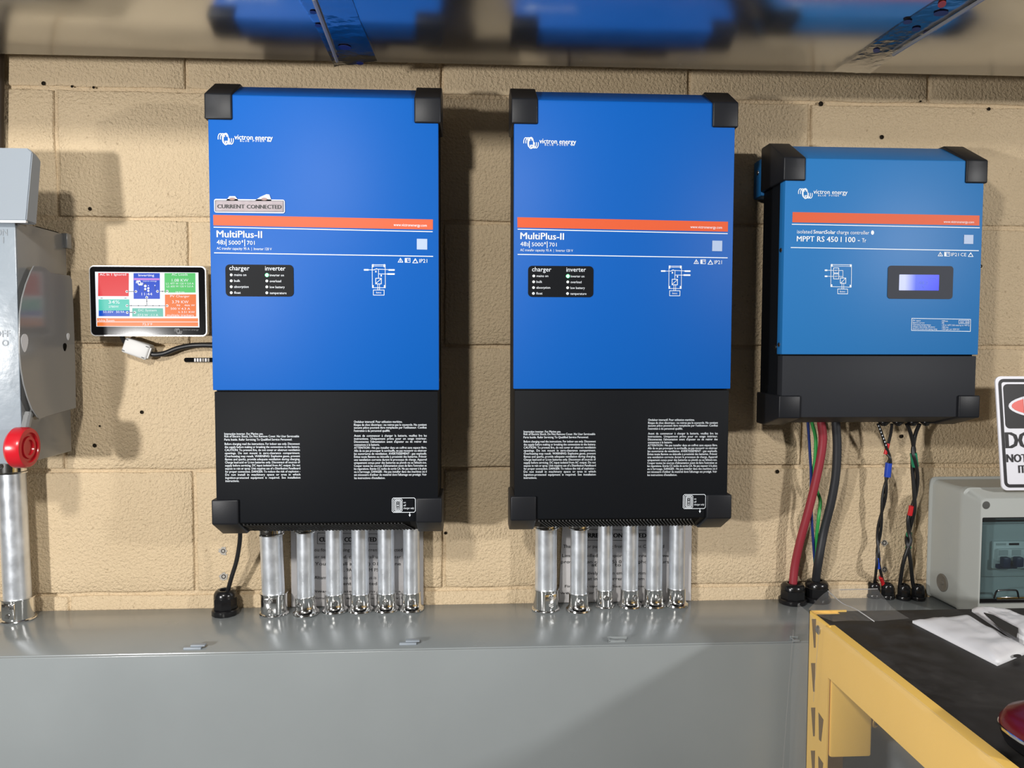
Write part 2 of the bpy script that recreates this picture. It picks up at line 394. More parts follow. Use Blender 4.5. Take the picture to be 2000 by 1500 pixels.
# back wall: mortar bed with proud, painted concrete blocks
bw = structure('wall_back', B().box(-3.2, 3.6, 0.0045, 0.06, 0, 2.7), 'wall')
BH, BW, J2 = 0.2032, 0.4064, 7*0.2032
def block_mesh(w_, h_, seed):
    """one block face, edges eased and slightly ragged"""
    rnd = random.Random(seed)
    t = bmesh.new(); nx, nz = 10, 6
    g = []
    for j in range(nz+1):
        row = []
        for i in range(nx+1):
            x = -w_/2+w_*i/nx; z = -h_/2+h_*j/nz
            edge = (i in (0, nx)) or (j in (0, nz))
            if edge:
                x += rnd.uniform(-0.0012, 0.0012) if i in (0, nx) else 0
                z += rnd.uniform(-0.0012, 0.0012) if j in (0, nz) else 0
            row.append(t.verts.new((x, -0.0008*noise.noise(Vector((x*9+seed, z*9, seed))), z)))
        g.append(row)
    fs = [t.faces.new((g[j][i], g[j][i+1], g[j+1][i+1], g[j+1][i])) for j in range(nz) for i in range(nx)]
    be = [e for e in t.edges if e.is_boundary]
    ex = bmesh.ops.extrude_edge_only(t, edges=be)
    vs = [v for v in ex['geom'] if isinstance(v, bmesh.types.BMVert)]
    for v in vs:
        v.co.y = 0.0012
        v.co.x += math.copysign(0.0024, v.co.x) if abs(v.co.x) > w_/2-0.004 else 0
        v.co.z += math.copysign(0.0024, v.co.z) if abs(v.co.z) > h_/2-0.004 else 0
    be2 = [e for e in t.edges if e.is_boundary]
    ex = bmesh.ops.extrude_edge_only(t, edges=be2)
    vs = [v for v in ex['geom'] if isinstance(v, bmesh.types.BMVert)]
    for v in vs:
        v.co.y = 0.012
        v.co.x += math.copysign(0.001, v.co.x) if abs(v.co.x) > w_/2-0.004 else 0
        v.co.z += math.copysign(0.001, v.co.z) if abs(v.co.z) > h_/2-0.004 else 0
    bmesh.ops.recalc_face_normals(t, faces=t.faces)
    me = bpy.data.meshes.new('block'); t.to_mesh(me); t.free()
    if sum(p.normal.y for p in me.polygons if abs(p.normal.y) > .9) > 0: me.flip_normals()
    me.materials.append(MT['wall'])
    for p in me.polygons: p.use_smooth = True
    return me
bms = [block_mesh(BW-0.0115, BH-0.0115, k) for k in range(5)]
for row in range(-2, 4):
    for col in range(-3, 4):
        x = (col+(0.5 if row % 2 == 0 else 0))*BW
        if row % 2 == 0: x = col*BW+BW/2 - BW/2   # head joints on the half
        else: x = col*BW+BW/2
        o = bpy.data.objects.new('block', bms[(row*3+col*7) % 5]); COL.objects.link(o); o.parent = bw
        o.location = (x, 0, J2+(row-0.5)*BH)
# old screw holes and chips in the wall
def hole(px, py, r, chips=0, seed=0):
    c = at(px, py, -0.0006); rnd = random.Random(seed)
    b = B(); n = 14
    b.lathe([(r*0.95, 0), (r*1.15, 0.0012), (r*0.8, 0.0016), (r*0.72, 0.0003)], n=n, mtx=Matrix.Translation((c.x, 0.0, c.z)) @ Matrix.Rotation(R(90), 4, 'X'))
    o = b.done('drill_hole', 'hole', bw)
    if chips:
        t = bmesh.new(); pts = []
        m_ = 26
        for k in range(m_):
            a = 2*math.pi*k/m_; q = chips*(0.8+0.45*noise.noise(Vector((math.cos(a)*3.1+seed, math.sin(a)*3.1, seed+.37)))+rnd.uniform(-.07, .07))
            pts.append(t.verts.new((c.x+q*math.cos(a), -0.0011, c.z+q*math.sin(a))))
        cv = t.verts.new((c.x, -0.0012, c.z))
        for k in range(m_): t.faces.new((pts[k], pts[(k+1) % m_], cv))
        bmesh.ops.recalc_face_normals(t, faces=t.faces)
        b2 = B(); b2.take(t); b2.done('plaster_chip', 'chip', bw)
for i, q in enumerate([(85, 163, .0028), (141, 169, .0018), (183, 171, .0018), (176, 408, .0026), (277, 805, .0026), (185, 870, .0028),
                       (1603, 203, .0036), (1931, 213, .0026), (1798, 198, .0014), (1722, 268, .0032), (1761, 852, .0028), (1518, 921, .0030), (870, 1041, .0022), (1915, 520, .0026), (195, 832, .0014)]):
    hole(*q, seed=i)
for i, q in enumerate([(436, 1076, .0030, .0085), (437, 1126, .0032, .0085), (1727, 1060, .0034, .0065), (1727, 1112, .0034, .0065)]):
    hole(*q, seed=40+i)

# ================================================================== OVERHEAD DUCT
DZ = 1.827
DY = -0.146   # its rear edge stops short of the wall
du = thing('sheet_metal_duct', 'wide galvanised sheet metal duct running along the top of the wall', 'duct', (0, 0, DZ))
B().box(-2.0, 2.4, -0.42, DY, 0, 0.004, 0.001).done('bottom_panel', 'duct', du)
B().box(-2.0, 2.4, DY-0.004, DY, 0.004, 0.30).done('rear_panel', 'duct', du)
B().box(-2.0, 2.4, -0.42, -0.416, 0.004, 0.30).done('front_panel', 'duct', du)
B().box(-2.0, 2.4, -0.42, DY, 0.296, 0.30).done('top_panel', 'duct', du)
def ceil_pt(u, v, dz=0.0):
    q = atz(u, v, DZ-dz); return (q.x, q.y, -dz)
def tape(edge_l, edge_r, name_label, seed, rough_end):
    t = bmesh.new(); n = 26; m_ = 8; g = []
    for j in range(n+1):
        f = j/n; row = []
        for i in range(m_+1):
            s_ = i/m_
            def along(E):
                k = f*(len(E)-1); a = min(int(k), len(E)-2); q = k-a
                return Vector(ceil_pt(*E[a])).lerp(Vector(ceil_pt(*E[a+1])), q)
            p = along(edge_l).lerp(along(edge_r), s_)
            wr = 0.0010*noise.noise(Vector((p.x*30+seed, p.y*55, 0)))
            big = rough_end*max(0, f-0.55)**1.5*0.010*noise.noise(Vector((p.x*45, p.y*80+seed, 3)))
            p.z = -0.0012-abs(wr)-abs(big); row.append(t.verts.new(p))
        g.append(row)
    for j in range(n):
        for i in range(m_): t.faces.new((g[j][i], g[j][i+1], g[j+1][i+1], g[j+1][i]))
    bmesh.ops.solidify(t, geom=t.faces[:], thickness=0.0003)
    bmesh.ops.recalc_face_normals(t, faces=t.faces)
    b = B(); b.take(t); o = b.done('foil_tape', 'foil', du, 60, label=name_label)
    return o
tp1 = tape([(560, -60), (583, 0), (614, 45), (645, 110), (653, 127)], [(660, -60), (689, 0), (704, 42), (722, 82), (737, 117)], 'crumpled shiny foil tape strip over left duct seam', 1, 1.0)
tp2 = tape([(1890, -40), (1828, 0), (1748, 52), (1690, 95), (1625, 138)], [(1995, -40), (1917, 0), (1840, 52), (1764, 92), (1700, 141)], 'wrinkled foil tape strip slanting over right duct seam', 5, 0.9)
def mark(u, v, ru, rv, m, parent, rot=0):
    t = bmesh.new(); n = 16; vs = []
    for k in range(n):
        a = 2*math.pi*k/n
        du_, dv_ = ru*math.cos(a), rv*math.sin(a)
        q = Vector(ceil_pt(u+du_*math.cos(rot)-dv_*math.sin(rot), v+du_*math.sin(rot)+dv_*math.cos(rot)))
        q.z = -0.0025; vs.append(t.verts.new(q))
    t.faces.new(vs)
    top = bmesh.ops.extrude_face_region(t, geom=t.faces[:])
    for v_ in top['geom']:
        if isinstance(v_, bmesh.types.BMVert): v_.co.z -= 0.0003
    bmesh.ops.recalc_face_normals(t, faces=t.faces)
    b = B(); b.take(t); b.done('printed_mark', m, parent)
for u, v in ((612, 20), (622, 46), (673, 89), (655, 106), (703, 120)): mark(u, v, 7 if u != 673 else 13, 3 if u != 673 else 4.5, 'foilink', tp1, 0.1)
for u, v, a, b_ in ((1773, 39, 9, 4), (1790, 53, 9, 4), (1838, 22, 15, 5), (1712, 95, 7, 4), (1812, 60, 9, 3)): mark(u, v, a, b_, 'foilink', tp2, -0.15)
mark(1840, 4, 9, 6, 'foilred', tp2, -0.5)
# standing seam strips under the tapes
def seam(p0, p1, w_):
    a = Vector(ceil_pt(*p0)); c = Vector(ceil_pt(*p1)); a.z = c.z = -0.0045
    B().tube([a, a.lerp(c, .5), c], w_, 8).done('seam_strip', 'seam', du)
seam((612, -10), (658, 113), 0.0022)
seam((1930, -16), (1745, 100), 0.0024)

# ================================================================== BOTTOM GUTTER (wireway)
GZ, GY = 0.991, -0.190
gt = thing('wire_gutter', 'long grey painted steel wire gutter box below the blue units', 'gutter', (0, 0, 0))
B().box(-1.6, 1.6, GY+0.003, -0.0015, 0.45, GZ, 0.002).done('trough', 'gutter', gt)
B().box(-1.6, 1.6, GY-0.0008, GY+0.0028, 0.45, GZ-0.0016, 0.0012, 3).done('front_cover', 'gutter', gt)
for px, py, up_ in ((380, 1264, 1), (800, 1255, 1), (1207, 1250, 0), (1555, 1249, 0)):
    c = atz(px, py+3, GZ)
    b = B()
    wd = 0.0145 if px < 1500 else 0.006
    b.box(c.x-wd, c.x+wd*.7, c.y-0.004, c.y+0.002, GZ, GZ+0.0030, 0.0006)
    if up_: b.box(c.x-wd*.4, c.x+wd, c.y-0.001, c.y+0.008, GZ+0.0030, GZ+0.0052, 0.0008)
    else:
        b.box(c.x-wd*1.0, c.x+wd, c.y+0.006, c.y+0.009, GZ, GZ+0.005, 0.0008); b.box(c.x-wd, c.x-wd*.8, c.y-0.004, c.y+0.007, GZ+0.001, GZ+0.004, 0.0005)
    b.done('cover_clip', 'gutter' if px > 900 else 'hood', gt)

# ================================================================== BLUE UNITS
def emblem(P, u, v, s, w_):
    """the coil mark: three open loops up left, closed loop in the middle, three open loops down right"""
    for k in range(3):
        P.arc(u+s*(0.20+0.13*k), v+s*0.30, s*0.13, s*0.26, 20, 195, w_)
    P.arc(u+s*0.52, v+s*0.36, s*0.15, s*0.34, 0, 360, w_, 16)
    P.arc(u+s*0.44, v+s*0.34, s*0.12, s*0.28, 60, 330, w_, 12)
    for k in range(3):
        P.arc(u+s*(0.60+0.12*k), v+s*0.40, s*0.13, s*0.26, 200, 375, w_)
def warn_tri(P, u, v, s, w_, bang=True):
    P.line([(u-s, v+s*.8), (u+s, v+s*.8), (u, v-s*.9)], w_, True)
    if bang: P.line([(u, v-s*.25), (u, v+s*.3)], w_); P.line([(u, v+s*.5), (u, v+s*.55)], w_)
def book(P, u, v, w_):
    P.line([(u-5, v-4), (u+5, v-4), (u+5, v+4), (u-5, v+4)], w_, True); P.rect(u-4.6, v-3, u-1, v+3.5)
    P.line([(u+1, v-2), (u+3.5, v-2)], .8); P.line([(u+1, v+0), (u+3.5, v+0)], .8)

def shell(root, w_, h, f, c, t, tb, zs, blue, black, back, cw, ch, wrap):
    """shared build of a wall unit: body, blue front cover, lower cover, four corner caps. f front plane y, c/t chamfer run and rise"""
    hw = w_/2
    B().prism([(f+.010, .012), (f+.010, h-.012), (f+c, h+t-.006), (back, h+t-.006), (back, -tb+.006), (f+c, -tb+.006)], 'x', -hw+.002, hw-.002, .0012, 1).done('body', 'black', root)
    cov = B().prism([(f, zs+.0015), (f, h), (f+c, h+t), (f+c+.004, h+t-.004), (f+wrap, h-.012), (f+wrap, zs+.0015)], 'x', -hw, hw, .0012, 2).done('front_cover', blue, root, label='blue upper front cover')
    low = B().prism([(f+.0012, zs-.0005), (f+.0012, 0), (f+c, -tb), (f+c+.004, -tb+.004), (f+wrap, .012), (f+wrap, zs-.0005)], 'x', -hw+.0018, hw-.0018, .0010, 2).done('lower_cover', black, root, label='black lower front cover')
    e, g = .0032, .0040
    for sx in (-1, 1):
        xa, xb = sx*(hw+g), sx*(hw-cw)
        lo, hi = min(xa, xb), max(xa, xb)
        B().prism([(f-e, h-ch), (f-e, h+.001), (f+c-.002, h+t+.0035), (f+c+.030, h+t+.0035), (f+c+.030, h-ch)], 'x', lo, hi, .0022, 3).done('corner_cap', 'cap', root)
        B().prism([(f-e, ch), (f-e, -.001), (f+c-.002, -tb-.0035), (f+c+.030, -tb-.0035), (f+c+.030, ch)], 'x', lo, hi, .0022, 3).done('corner_cap', 'cap', root)
    return cov, low

IW, IH, IF = 0.322, 0.607, -0.155
FI = Face([(403.5, 185.5), (853, 189.5), (857, 1021), (417.5, 1023)], -IW/2, IW/2, 0, IH)   # photographed on the left unit
FI2 = Face([(1006, 190), (1434.5, 196), (1424, 1013.5), (1004.5, 1015.5)], -IW/2, IW/2, 0, IH)
i1 = thing('inverter', 'left tall blue and black wall inverter, with a metal badge above its orange stripe', 'inverter', (-0.1612, 0, 1.1675), 'tall blue wall inverters')
zs = FI.p(640, 764)[1]
cov, low = shell(i1, IW, IH, IF, .045, .0262, .0225, zs, 'blue', 'black', -.020, .034, .0345, .012)
B().box(-.12, .12, -.021, -.0012, .13, .54).done('mounting_plate', 'black', i1)
yf = IF-0.0004; yl = IF+0.0008
# print on the blue cover
P = Print(FI, yf); P.poly([(414.5, 419.5), (843, 426), (843, 446), (415, 440)]); P.done('orange_stripe', 'orange', cov)
P = Print(FI, yf-.0002)
emblem(P, 422, 260, 33, 1.5)
P.text('victron energy', 456, 530, 272.5, 9.5, 273.5, .012)
for k, ch_ in enumerate('BLUE POWER'):
    if ch_ != ' ': P.text(ch_, 467+k*4.9, 470+k*4.9, 277, 3.6)
P.text('www.victronenergy.com', 766, 831, 439.3, 5.2, 440.3)
P.line([(416, 443.5), (842, 450)], 1.6); P.line([(417, 493.5), (843, 498.5)], 1.6)
P.text('MultiPlus-II', 421.5, 509, 463, 13, 464, .014)
P.text('48', 421.5, 434, 477, 8.5); P.text('3', 434.5, 438, 477, 6); P.text('|', 439, 440.4, 477, 10); P.text('5000', 444.5, 468, 477.3, 7.5); P.text('1', 470, 472.5, 473, 4); P.text('|', 475, 476.4, 477.3, 10); P.text('701', 480, 495, 477.5, 7.5)
P.text('AC transfer capacity: 95 A  |  Inverter 120 V', 421.5, 528, 487, 4.8, 488)
warn_tri(P, 779.5, 506.5, 4.6, 1.1); book(P, 793.5, 506.5, .9); warn_tri(P, 808.5, 507.5, 5, 1.1, False); P.line([(805, 509), (810, 505), (812, 510)], 1)
P.text('IP21', 816.5, 832, 511, 7.2, 511)
# wiring diagram
P.line([(724, 515.5), (749.5, 515.5), (750, 560.5), (724.5, 560.5)], 1.0, True)
for u, v in ((725.5, 517), (748, 517), (725.5, 558), (748.5, 558)): P.rect(u-1.5, v-2.5, u+1.6, v+3)
P.line([(728, 518), (746, 518)], .8)
P.line([(708, 525.5), (728, 525.5)], 1.0); P.line([(731, 524), (768, 525.5)], 1.0); P.line([(728, 525.5), (733, 523)], 1.2)
P.rect(708, 524, 717, 527); P.rect(756, 524, 768, 527); P.rect(754, 532, 768, 535)
P.line([(736.5, 525), (736.5, 542)], 1.0); P.line([(737, 533.5), (768, 533.5)], 1.0)
P.rect(730, 527, 732.5, 530.5); P.rect(740.5, 535, 743, 538.5)
P.line([(731, 542), (742, 542), (742, 553), (731, 553)], 1.2, True); P.line([(731.5, 552), (741.5, 543)], 1.0)
P.line([(735, 553), (735, 565)], .9); P.line([(738.5, 553), (738.5, 565)], .9)
P.line([(726.5, 565), (747.5, 565), (747.5, 575), (726.5, 575)], 1.1, True); P.text('Battery', 732, 742, 571.5, 3.2)
P.done('white_lettering', 'white', cov, kind='stuff')
P = Print(FI, yf-.0001); P.poly([(811.5, 464), (832, 464.3), (832, 485.3), (811.5, 485)]); P.done('code_label', 'pale', cov, label='pale square sticker')
# status panel
def lip(face, u0, u1, v0, v1, r, n=5):
    a = face.p(u0, v0); b = face.p(u1, v1); return rrect(a[0], b[0], b[1], a[1], r, n)
pn = B().prism(lip(FI, 438, 571, 516, 578.5, .006), 'y', IF-.0009, IF+.001).done('status_panel', 'panel', i1, label='dark rounded status panel with lights')
P = Print(FI, IF-.0012)
P.text('charger', 446, 485, 527.3, 8.8, 527.6); P.text('inverter', 515.5, 555, 527.6, 8.8)
for k, (a, u1, b_, w1) in enumerate((('mains on', 479, 'inverter on', 552), ('bulk', 467, 'overload', 546.5), ('absorption', 483.5, 'low battery', 553.5), ('float', 468, 'temperature', 557))):
    v = 538.5+k*11.6
    P.text(a, 455.5, u1, v, 4.6); P.text(b_, 524.5, w1, v+.4, 4.6)
P.done('panel_lettering', 'white', pn, kind='stuff')
for k in range(4):
    for u in (449.8, 518.8):
        x, z = FI.p(u, 536.5+k*11.6)
        on = (u > 500 and k == 0)
        b = B(); b.lathe([(.0021 if not on else .0026, 0), (.0019 if not on else .0024, .0007), (.0010, .0012)], n=14, mtx=Matrix.Translation((x, IF-.0009, z)) @ Matrix.Rotation(R(90), 4, 'X'))
        b.done('led', 'ledon' if on else 'led', pn, **({'label': 'lit green light'} if on else {}))
# small print on the black lower cover (both languages) and the switch pictogram
P = Print(FI, yl-.0002)
L1 = [('Interactive inverter. For Marine use.', 435.5, 511, 849.5), ('Risk of Electric Shock, Do Not Remove Cover. No User Serviceable', 435.5, 581, 854.5), ('Parts Inside. Refer Servicing To Qualified Service Personnel.', 435.5, 567.5, 860.8)]
eng = ['Before charging read the instructions. For indoor use only. Disconnect', 'the supply before making or breaking the connections to the battery.', 'CAUTION: To prevent fire, do not cover or obstruct ventilation',
       'openings.  Do  not  mount  in  zero-clearance  compartment.', 'Overheating may result. WARNING: Explosive gases, prevent', 'flames and sparks, provide adequate ventilation during charging.', 'Charge lead-acid or Li-ion batteries only. Disconnect all sources of',
       'supply before servicing. DC input isolated from AC output. Do not', 'expose to rain or spray. Unit requires use of a Distribution Panelboard', 'for proper connection. DANGER: To reduce the risk of explosion -', 'Do  not  install  in  machinery  space  or  area  in  which', 'ingnition-protected  equipment  is  required.  See  installation']
for k, s_ in enumerate(eng): L1.append((s_, 436+k*.12, 582.3+k*.12, 869.3+k*6.05))
L1.append(('instructions.', 437.5, 464, 942))
fr0 = ['Risque de choc électrique : ne retirez pas le couvercle. Ne contient', 'aucune pièce pouvant être remplacée par l\'utilisateur. Confiez']
fr = ['Avant  de  commencer  à  charger  la  batterie,  veuillez  lire  les', 'instructions.  Uniquement  prévu  pour  un  usage  intérieur.', 'Déconnectez  l\'alimentation  avant  d\'ajouter  ou  de  retirer  des', None,
      'ATTENTION : Ne pas installer dans un coffret sans espace libre.', 'Afin de ne pas provoquer la surchauffe, ne pas recouvrir ou obstruer', 'les ouvertures de ventilation. AVERTISSEMENT : gaz explosifs.', 'Évitez toute flamme ou étincelle à proximité des batteries. Prévoir', 'une ventilation correcte durant le processus de charge. Appareil',
      'uniquement conçu pour des batteries au plomb ou au lithium-ion.', 'Couper toutes les sources d\'alimentation avant de faire l\'entretien et', 'les réparations. Entrée CC isolée de sortie CA. Ne pas exposer à la pluie', 'ou à l\'arrosage. DANGER : Ne pas installer dans des machines où il', 'est nécessaire d\'utiliser du matériel dont l\'allumage est protégé. Voir']
L1 += [('Onduleur interactif. Pour utilisation maritime.', 688.5, 783.5, 826.3), (fr0[0], 688.5, 831.5, 832.3), (fr0[1], 688.5, 831.5, 837.8), ('l\'entretien à du personnel qualifié.', 688.5, 759.5, 844)]
for k, s_ in enumerate(fr):
    v = 853.8+k*5.93
    if s_: L1.append((s_, 688.8, 831.7, v))
    else: L1.append(('connexions à la batterie.', 688.8, 739, v))
L1.append(('les instructions d\'installation.', 689.3, 750, 937.2))
for s_, a, b_, v in L1: P.text(s_, a, b_, v, 4.3, None, .006)
def rl(P_, u0, u1, v0, v1, r, w_): P_.line([(u0+r, v0), (u1-r, v0), (u1, v0+r), (u1, v1-r), (u1-r, v1), (u0+r, v1), (u0, v1-r), (u0, v0+r)], w_, True)
rl(P, 763.8, 809.5, 975, 1003.5, 2.5, 1.1); rl(P, 766.5, 783.5, 977, 1002, 2, 1.0); rl(P, 769.3, 781, 979.3, 999.8, 1.5, 1.3); P.line([(771.5, 981.5), (778.5, 981.5), (778.5, 997.5), (771.5, 997.5)], .9, True)
P.text('I', 774.5, 775.6, 986.5, 3); P.arc(775, 989.8, 1.2, 1.4, 0, 360, .8); P.text('II', 773.6, 776.4, 996, 3)
P.text('on', 786, 790.5, 985.5, 3.6); P.text('off', 786, 791, 991.5, 3.6); P.text('charger only', 786, 807, 997, 3.8)
P.line([(798.5, 1003.5), (798.5, 1010)], 1.1); P.poly([(796.3, 1008), (800.7, 1008), (798.5, 1012.5)])
P.done('warning_text', 'white', low, kind='stuff')
# bottom grille on the lower bevel
g0 = B(); g1 = B()
ang = math.atan2(.0225, .045-.0012)
ln = math.hypot(.0225, .0438)
gm = Matrix.Translation((0, IF+.0012, 0)) @ Matrix.Rotation(-ang, 4, 'X')
g0.box(-.118, .118, .004, ln-.003, -.0006, .001, mtx=gm); g0.done('grille_plate', 'slot', low)
for k in range(46):
    x = -.114+k*.228/45
    m2 = gm @ Matrix.Translation((x, .5*ln, -.0012)) @ Matrix.Rotation(R(-24), 4, 'Z')
    g1.box(-.0009, .0009, -ln*.42, ln*.42, -.0012, .0012, mtx=m2)
g1.done('grille_slats', 'slat', low, kind='stuff')
# side screws
for sx in (-1, 1):
    for y, z in ((IF+.007, .545), (IF+.007, .388), (IF+.007, .232), (IF+.007, .204), (IF+.020, .206)):
        B().lathe([(.0032, 0), (.0030, .0012), (.0016, .0020)], n=12, mtx=Matrix.Translation((sx*(IW/2-.002), y, z)) @ Matrix.Rotation(R(90*sx), 4, 'Y')).done('screw', 'screw', i1)
i2 = dup(i1, (0.2690, 0, 1.1690), 'right tall blue and black wall inverter, without any badge, beside the smaller blue charge controller')
# metal badge stuck on the left unit only
bd = B(); a, b_ = FI.p(416.5, 388), FI.p(554, 415.5)
bd.prism(lip(FI, 416.5, 554, 388.5, 416, .003), 'y', IF-.0014, IF)
x, z = FI.p(452, 387); bd.prism([(x-.009, z-.004), (x+.009, z-.004), (x+.004, z+.0028), (x-.004, z+.0028)], 'y', IF-.0014, IF)
x, z = FI.p(514, 386); bd.prism([(x-.013, z-.004), (x+.010, z-.004), (x+.007, z+.0048), (x+.003, z+.0052), (x-.006, z+.0012)], 'y', IF-.0014, IF)
badge = bd.done('badge_sticker', 'rim', i1, label='metal badge sticker above the orange stripe')
B().prism(lip(FI, 418.8, 551.8, 391.5, 413.3, .001), 'y', IF-.0018, IF-.001).done('badge_plate', 'badge', badge)
P = Print(FI, IF-.0019)
P.disc(452, 388.5, 6, 2.6); P.done('rust_mark', 'rust', badge)
P = Print(FI, IF-.0019); P.disc(514, 388.5, 6, 2.6); P.done('rust_mark', 'rust', badge)
P = Print(FI, IF-.0021); P.text('CURRENT', 423.5, 476, 407, 7.4, 407, .03); P.text('CONNECTED', 480.5, 547.5, 407.2, 7.4, 407.3, .03)
P.line([(419.5, 392), (551, 392), (551, 413), (419.5, 412.5)], .7, True)
P.done('badge_lettering', 'ink', badge, kind='stuff')

# ---- smaller charge controller
CW, CH, CF = 0.3095, 0.391, -0.125
FC = Face([(1547, 304.5), (1931, 305.5), (1913, 815.5), (1537.5, 822)], -CW/2, CW/2, 0, CH)
cc = thing('charge_controller', 'smaller blue and charcoal wall unit with a small lit display, at right', 'charge controller', (0.6735, 0, 1.3155))
zc = FC.p(1725, 696.5)[1]
ccov, clow = shell(cc, CW, CH, CF, .060, .0335, .014, zc, 'blue2', 'black2', -.034, .030, .0335, .020)
B().box(-CW/2-.003, CW/2+.003, -.036, -.0012, .352, .412, .002).done('wall_bracket', 'blue2', cc)
B().box(-.12, .12, -.036, -.0012, .02, .34).done('mounting_plate', 'black', cc)
P = Print(FC, CF-.0004); P.poly([(1560, 412.5), (1920.5, 414.5), (1920, 434.5), (1559.5, 433)]); P.done('orange_stripe', 'orange', ccov)
P = Print(FC, CF-.0006)
emblem(P, 1569, 364.5, 30, 1.4)
P.text('victron energy', 1600, 1665.5, 375.3, 8.5, 376, .010)
for k, ch_ in enumerate('BLUE POWER'):
    if ch_ != ' ': P.text(ch_, 1609+k*4.2, 1611.8+k*4.2, 380.3, 3.4)
P.text('www.victronenergy.com', 1851, 1909.5, 430, 4.6, 430)
P.line([(1559, 437), (1920, 439)], 1.6); P.line([(1557, 483.5), (1918, 484.8)], 1.6)
P.text('isolated', 1568.5, 1597.5, 455, 7.2); P.text('SmartSolar', 1600, 1642.5, 455, 7.2, 455.3, .016); P.text('charge controller', 1645, 1707.5, 455.2, 7.2, 455.5)
P.disc(1714, 451.5, 3, 4.4)
P.text('MPPT RS 450 I 100 -', 1568, 1689, 471, 10.4, 471.3, .012); P.text('Tr', 1693.5, 1701.5, 471.3, 8, None, .012)
warn_tri(P, 1844.5, 492.8, 4.4, 1.1); book(P, 1857.5, 492.5, .9); P.text('IP21', 1865, 1880, 496.3, 6.4)
P.text('CE', 1883.5, 1894.5, 496.3, 6.4); warn_tri(P, 1903, 493, 4.6, 1.1, False); P.line([(1899, 495), (1904, 490), (1906, 495)], 1)
P.line([(1634, 516.5), (1673.5, 516.5), (1673, 561), (1633.5, 560.5)], 1.0, True)
for u, v in ((1635.5, 518), (1672, 518), (1635, 558.5), (1671.5, 559)): P.rect(u-1.6, v-2.5, u+1.6, v+2.6)
P.line([(1637, 519.5), (1671, 519.5)], .8)
for v in (528, 540):
    P.line([(1639, v-5), (1649, v-5), (1649, v+5), (1639, v+5)], 1.1, True); P.text('MPPT', 1640.7, 1647.5, v+1.6, 3); P.line([(1622, v), (1639, v)], .9); P.rect(1622, v-1.5, 1627, v+1.5)
    P.line([(1649, v), (1657, v)], .9)
P.line([(1657, 528), (1657, 543)], .9)
P.line([(1652, 543), (1662.5, 543), (1662.5, 553.5), (1652, 553.5)], 1.2, True); P.line([(1653, 553), (1662, 543.5)], 1.0)
P.line([(1655, 553.5), (1655, 565)], .9); P.line([(1658.5, 553.5), (1658.5, 565)], .9)
P.line([(1647, 565), (1666, 565), (1666, 574.5), (1647, 574.5)], 1.1, True); P.text('Battery', 1651, 1661.5, 571.5, 3.2)
P.line([(1789.5, 621.5), (1902.5, 622), (1902, 646), (1789, 645.5)], 1.1, True)
for k, (a, u1, b_, u2) in enumerate((('PV input', 1806.5, ': 450Vmax', 1859), ('Battery current', 1814, ': 48V', 1852), ('Operating temperature', 1826, ': -40 to +60°C (full rated up to +40°C)', 1900), ('Output operating efficiency', 1834, ': 100A max', 1860), ('Reversed circuit interrupting rating', 1838, ': 10kA gen. per 450V DC', 1881))):
    v = 627.3+k*4.05
    P.text(a, 1791.5, u1, v, 3.0); P.text(b_, 1846, u2, v, 3.0)
P.line([(1880, 624), (1899.5, 624), (1899.5, 630.5), (1880, 630.5)], .7, True); P.text('450V', 1882, 1890, 629, 3); P.text('100A', 1892, 1898.5, 629, 3)
P.done('white_lettering', 'white', ccov, kind='stuff')
P = Print(FC, CF-.0006); P.poly([(1890.5, 453.5), (1908.5, 453.5), (1908, 471.5), (1890, 471.5)]); P.done('code_label', 'pale', ccov, label='pale square sticker')
dp = B().prism(lip(FC, 1744, 1867.5, 517, 582, .005), 'y', CF-.0009, CF+.001).done('display_bezel', 'lcdbez', cc, label='grey rounded bezel around the small display')
def lcd_mat():
    m = glow('backlit lcd', (0.03, 0.07, 1.0), 1.0); nt = m.node_tree; L = nt.links.new
    tc = nt.nodes.new('ShaderNodeTexCoord'); sx = nt.nodes.new('ShaderNodeSeparateXYZ'); L(tc.outputs['Generated'], sx.inputs[0])
    rp = nt.nodes.new('ShaderNodeValToRGB'); L(sx.outputs['X'], rp.inputs['Fac'])
    e = rp.color_ramp.elements; e[0].position = 0.0; e[0].color = (0.62, 0.68, 1.0, 1); e[1].position = 1.0; e[1].color = (0.012, 0.035, 0.95, 1)
    q = rp.color_ramp.elements.new(0.14); q.color = (0.60, 0.66, 1.0, 1)
    q = rp.color_ramp.elements.new(0.42); q.color = (0.07, 0.13, 0.85, 1)
    L(rp.outputs['Color'], nt.nodes['Principled BSDF'].inputs['Emission Color'])
    return m
MT['lcd'] = lcd_mat()
B().prism(lip(FC, 1765.5, 1841, 534.5, 565.5, .0008), 'y', CF-.0013, CF-.0006).done('lcd_screen', 'lcd', dp, label='backlit blue display, white at its left end')
P = Print(FC, CF-.0016); P.text('48.2', 1803, 1820, 553.5, 6); P.text('450V', 1822, 1838, 543, 3); P.text('V', 1809, 1814, 561, 4)
P.done('lcd_digits', glow('lcd digits', (0.10, 0.18, 0.85), .8), dp, kind='stuff')
for y, z in ((CF+.010, .255), (CF+.010, .111), (CF+.030, .107)):
    for sx in (-1, 1):
        xx = CW/2+.0002 if y < CF+.02 else CW/2-.002
        B().lathe([(.0036, 0), (.0034, .0012), (.0018, .0022)], n=12, mtx=Matrix.Translation((sx*xx, y, z)) @ Matrix.Rotation(R(90*sx), 4, 'Y')).done('screw', 'screw', cc)
B().lathe([(.004, 0), (.0036, .001), (.002, .0012)], n=12, mtx=Matrix.Translation((-CW/2-.003, -.02, .392)) @ Matrix.Rotation(R(-90), 4, 'Y')).done('screw', 'screw', cc)
ccz = 1.3155-.014

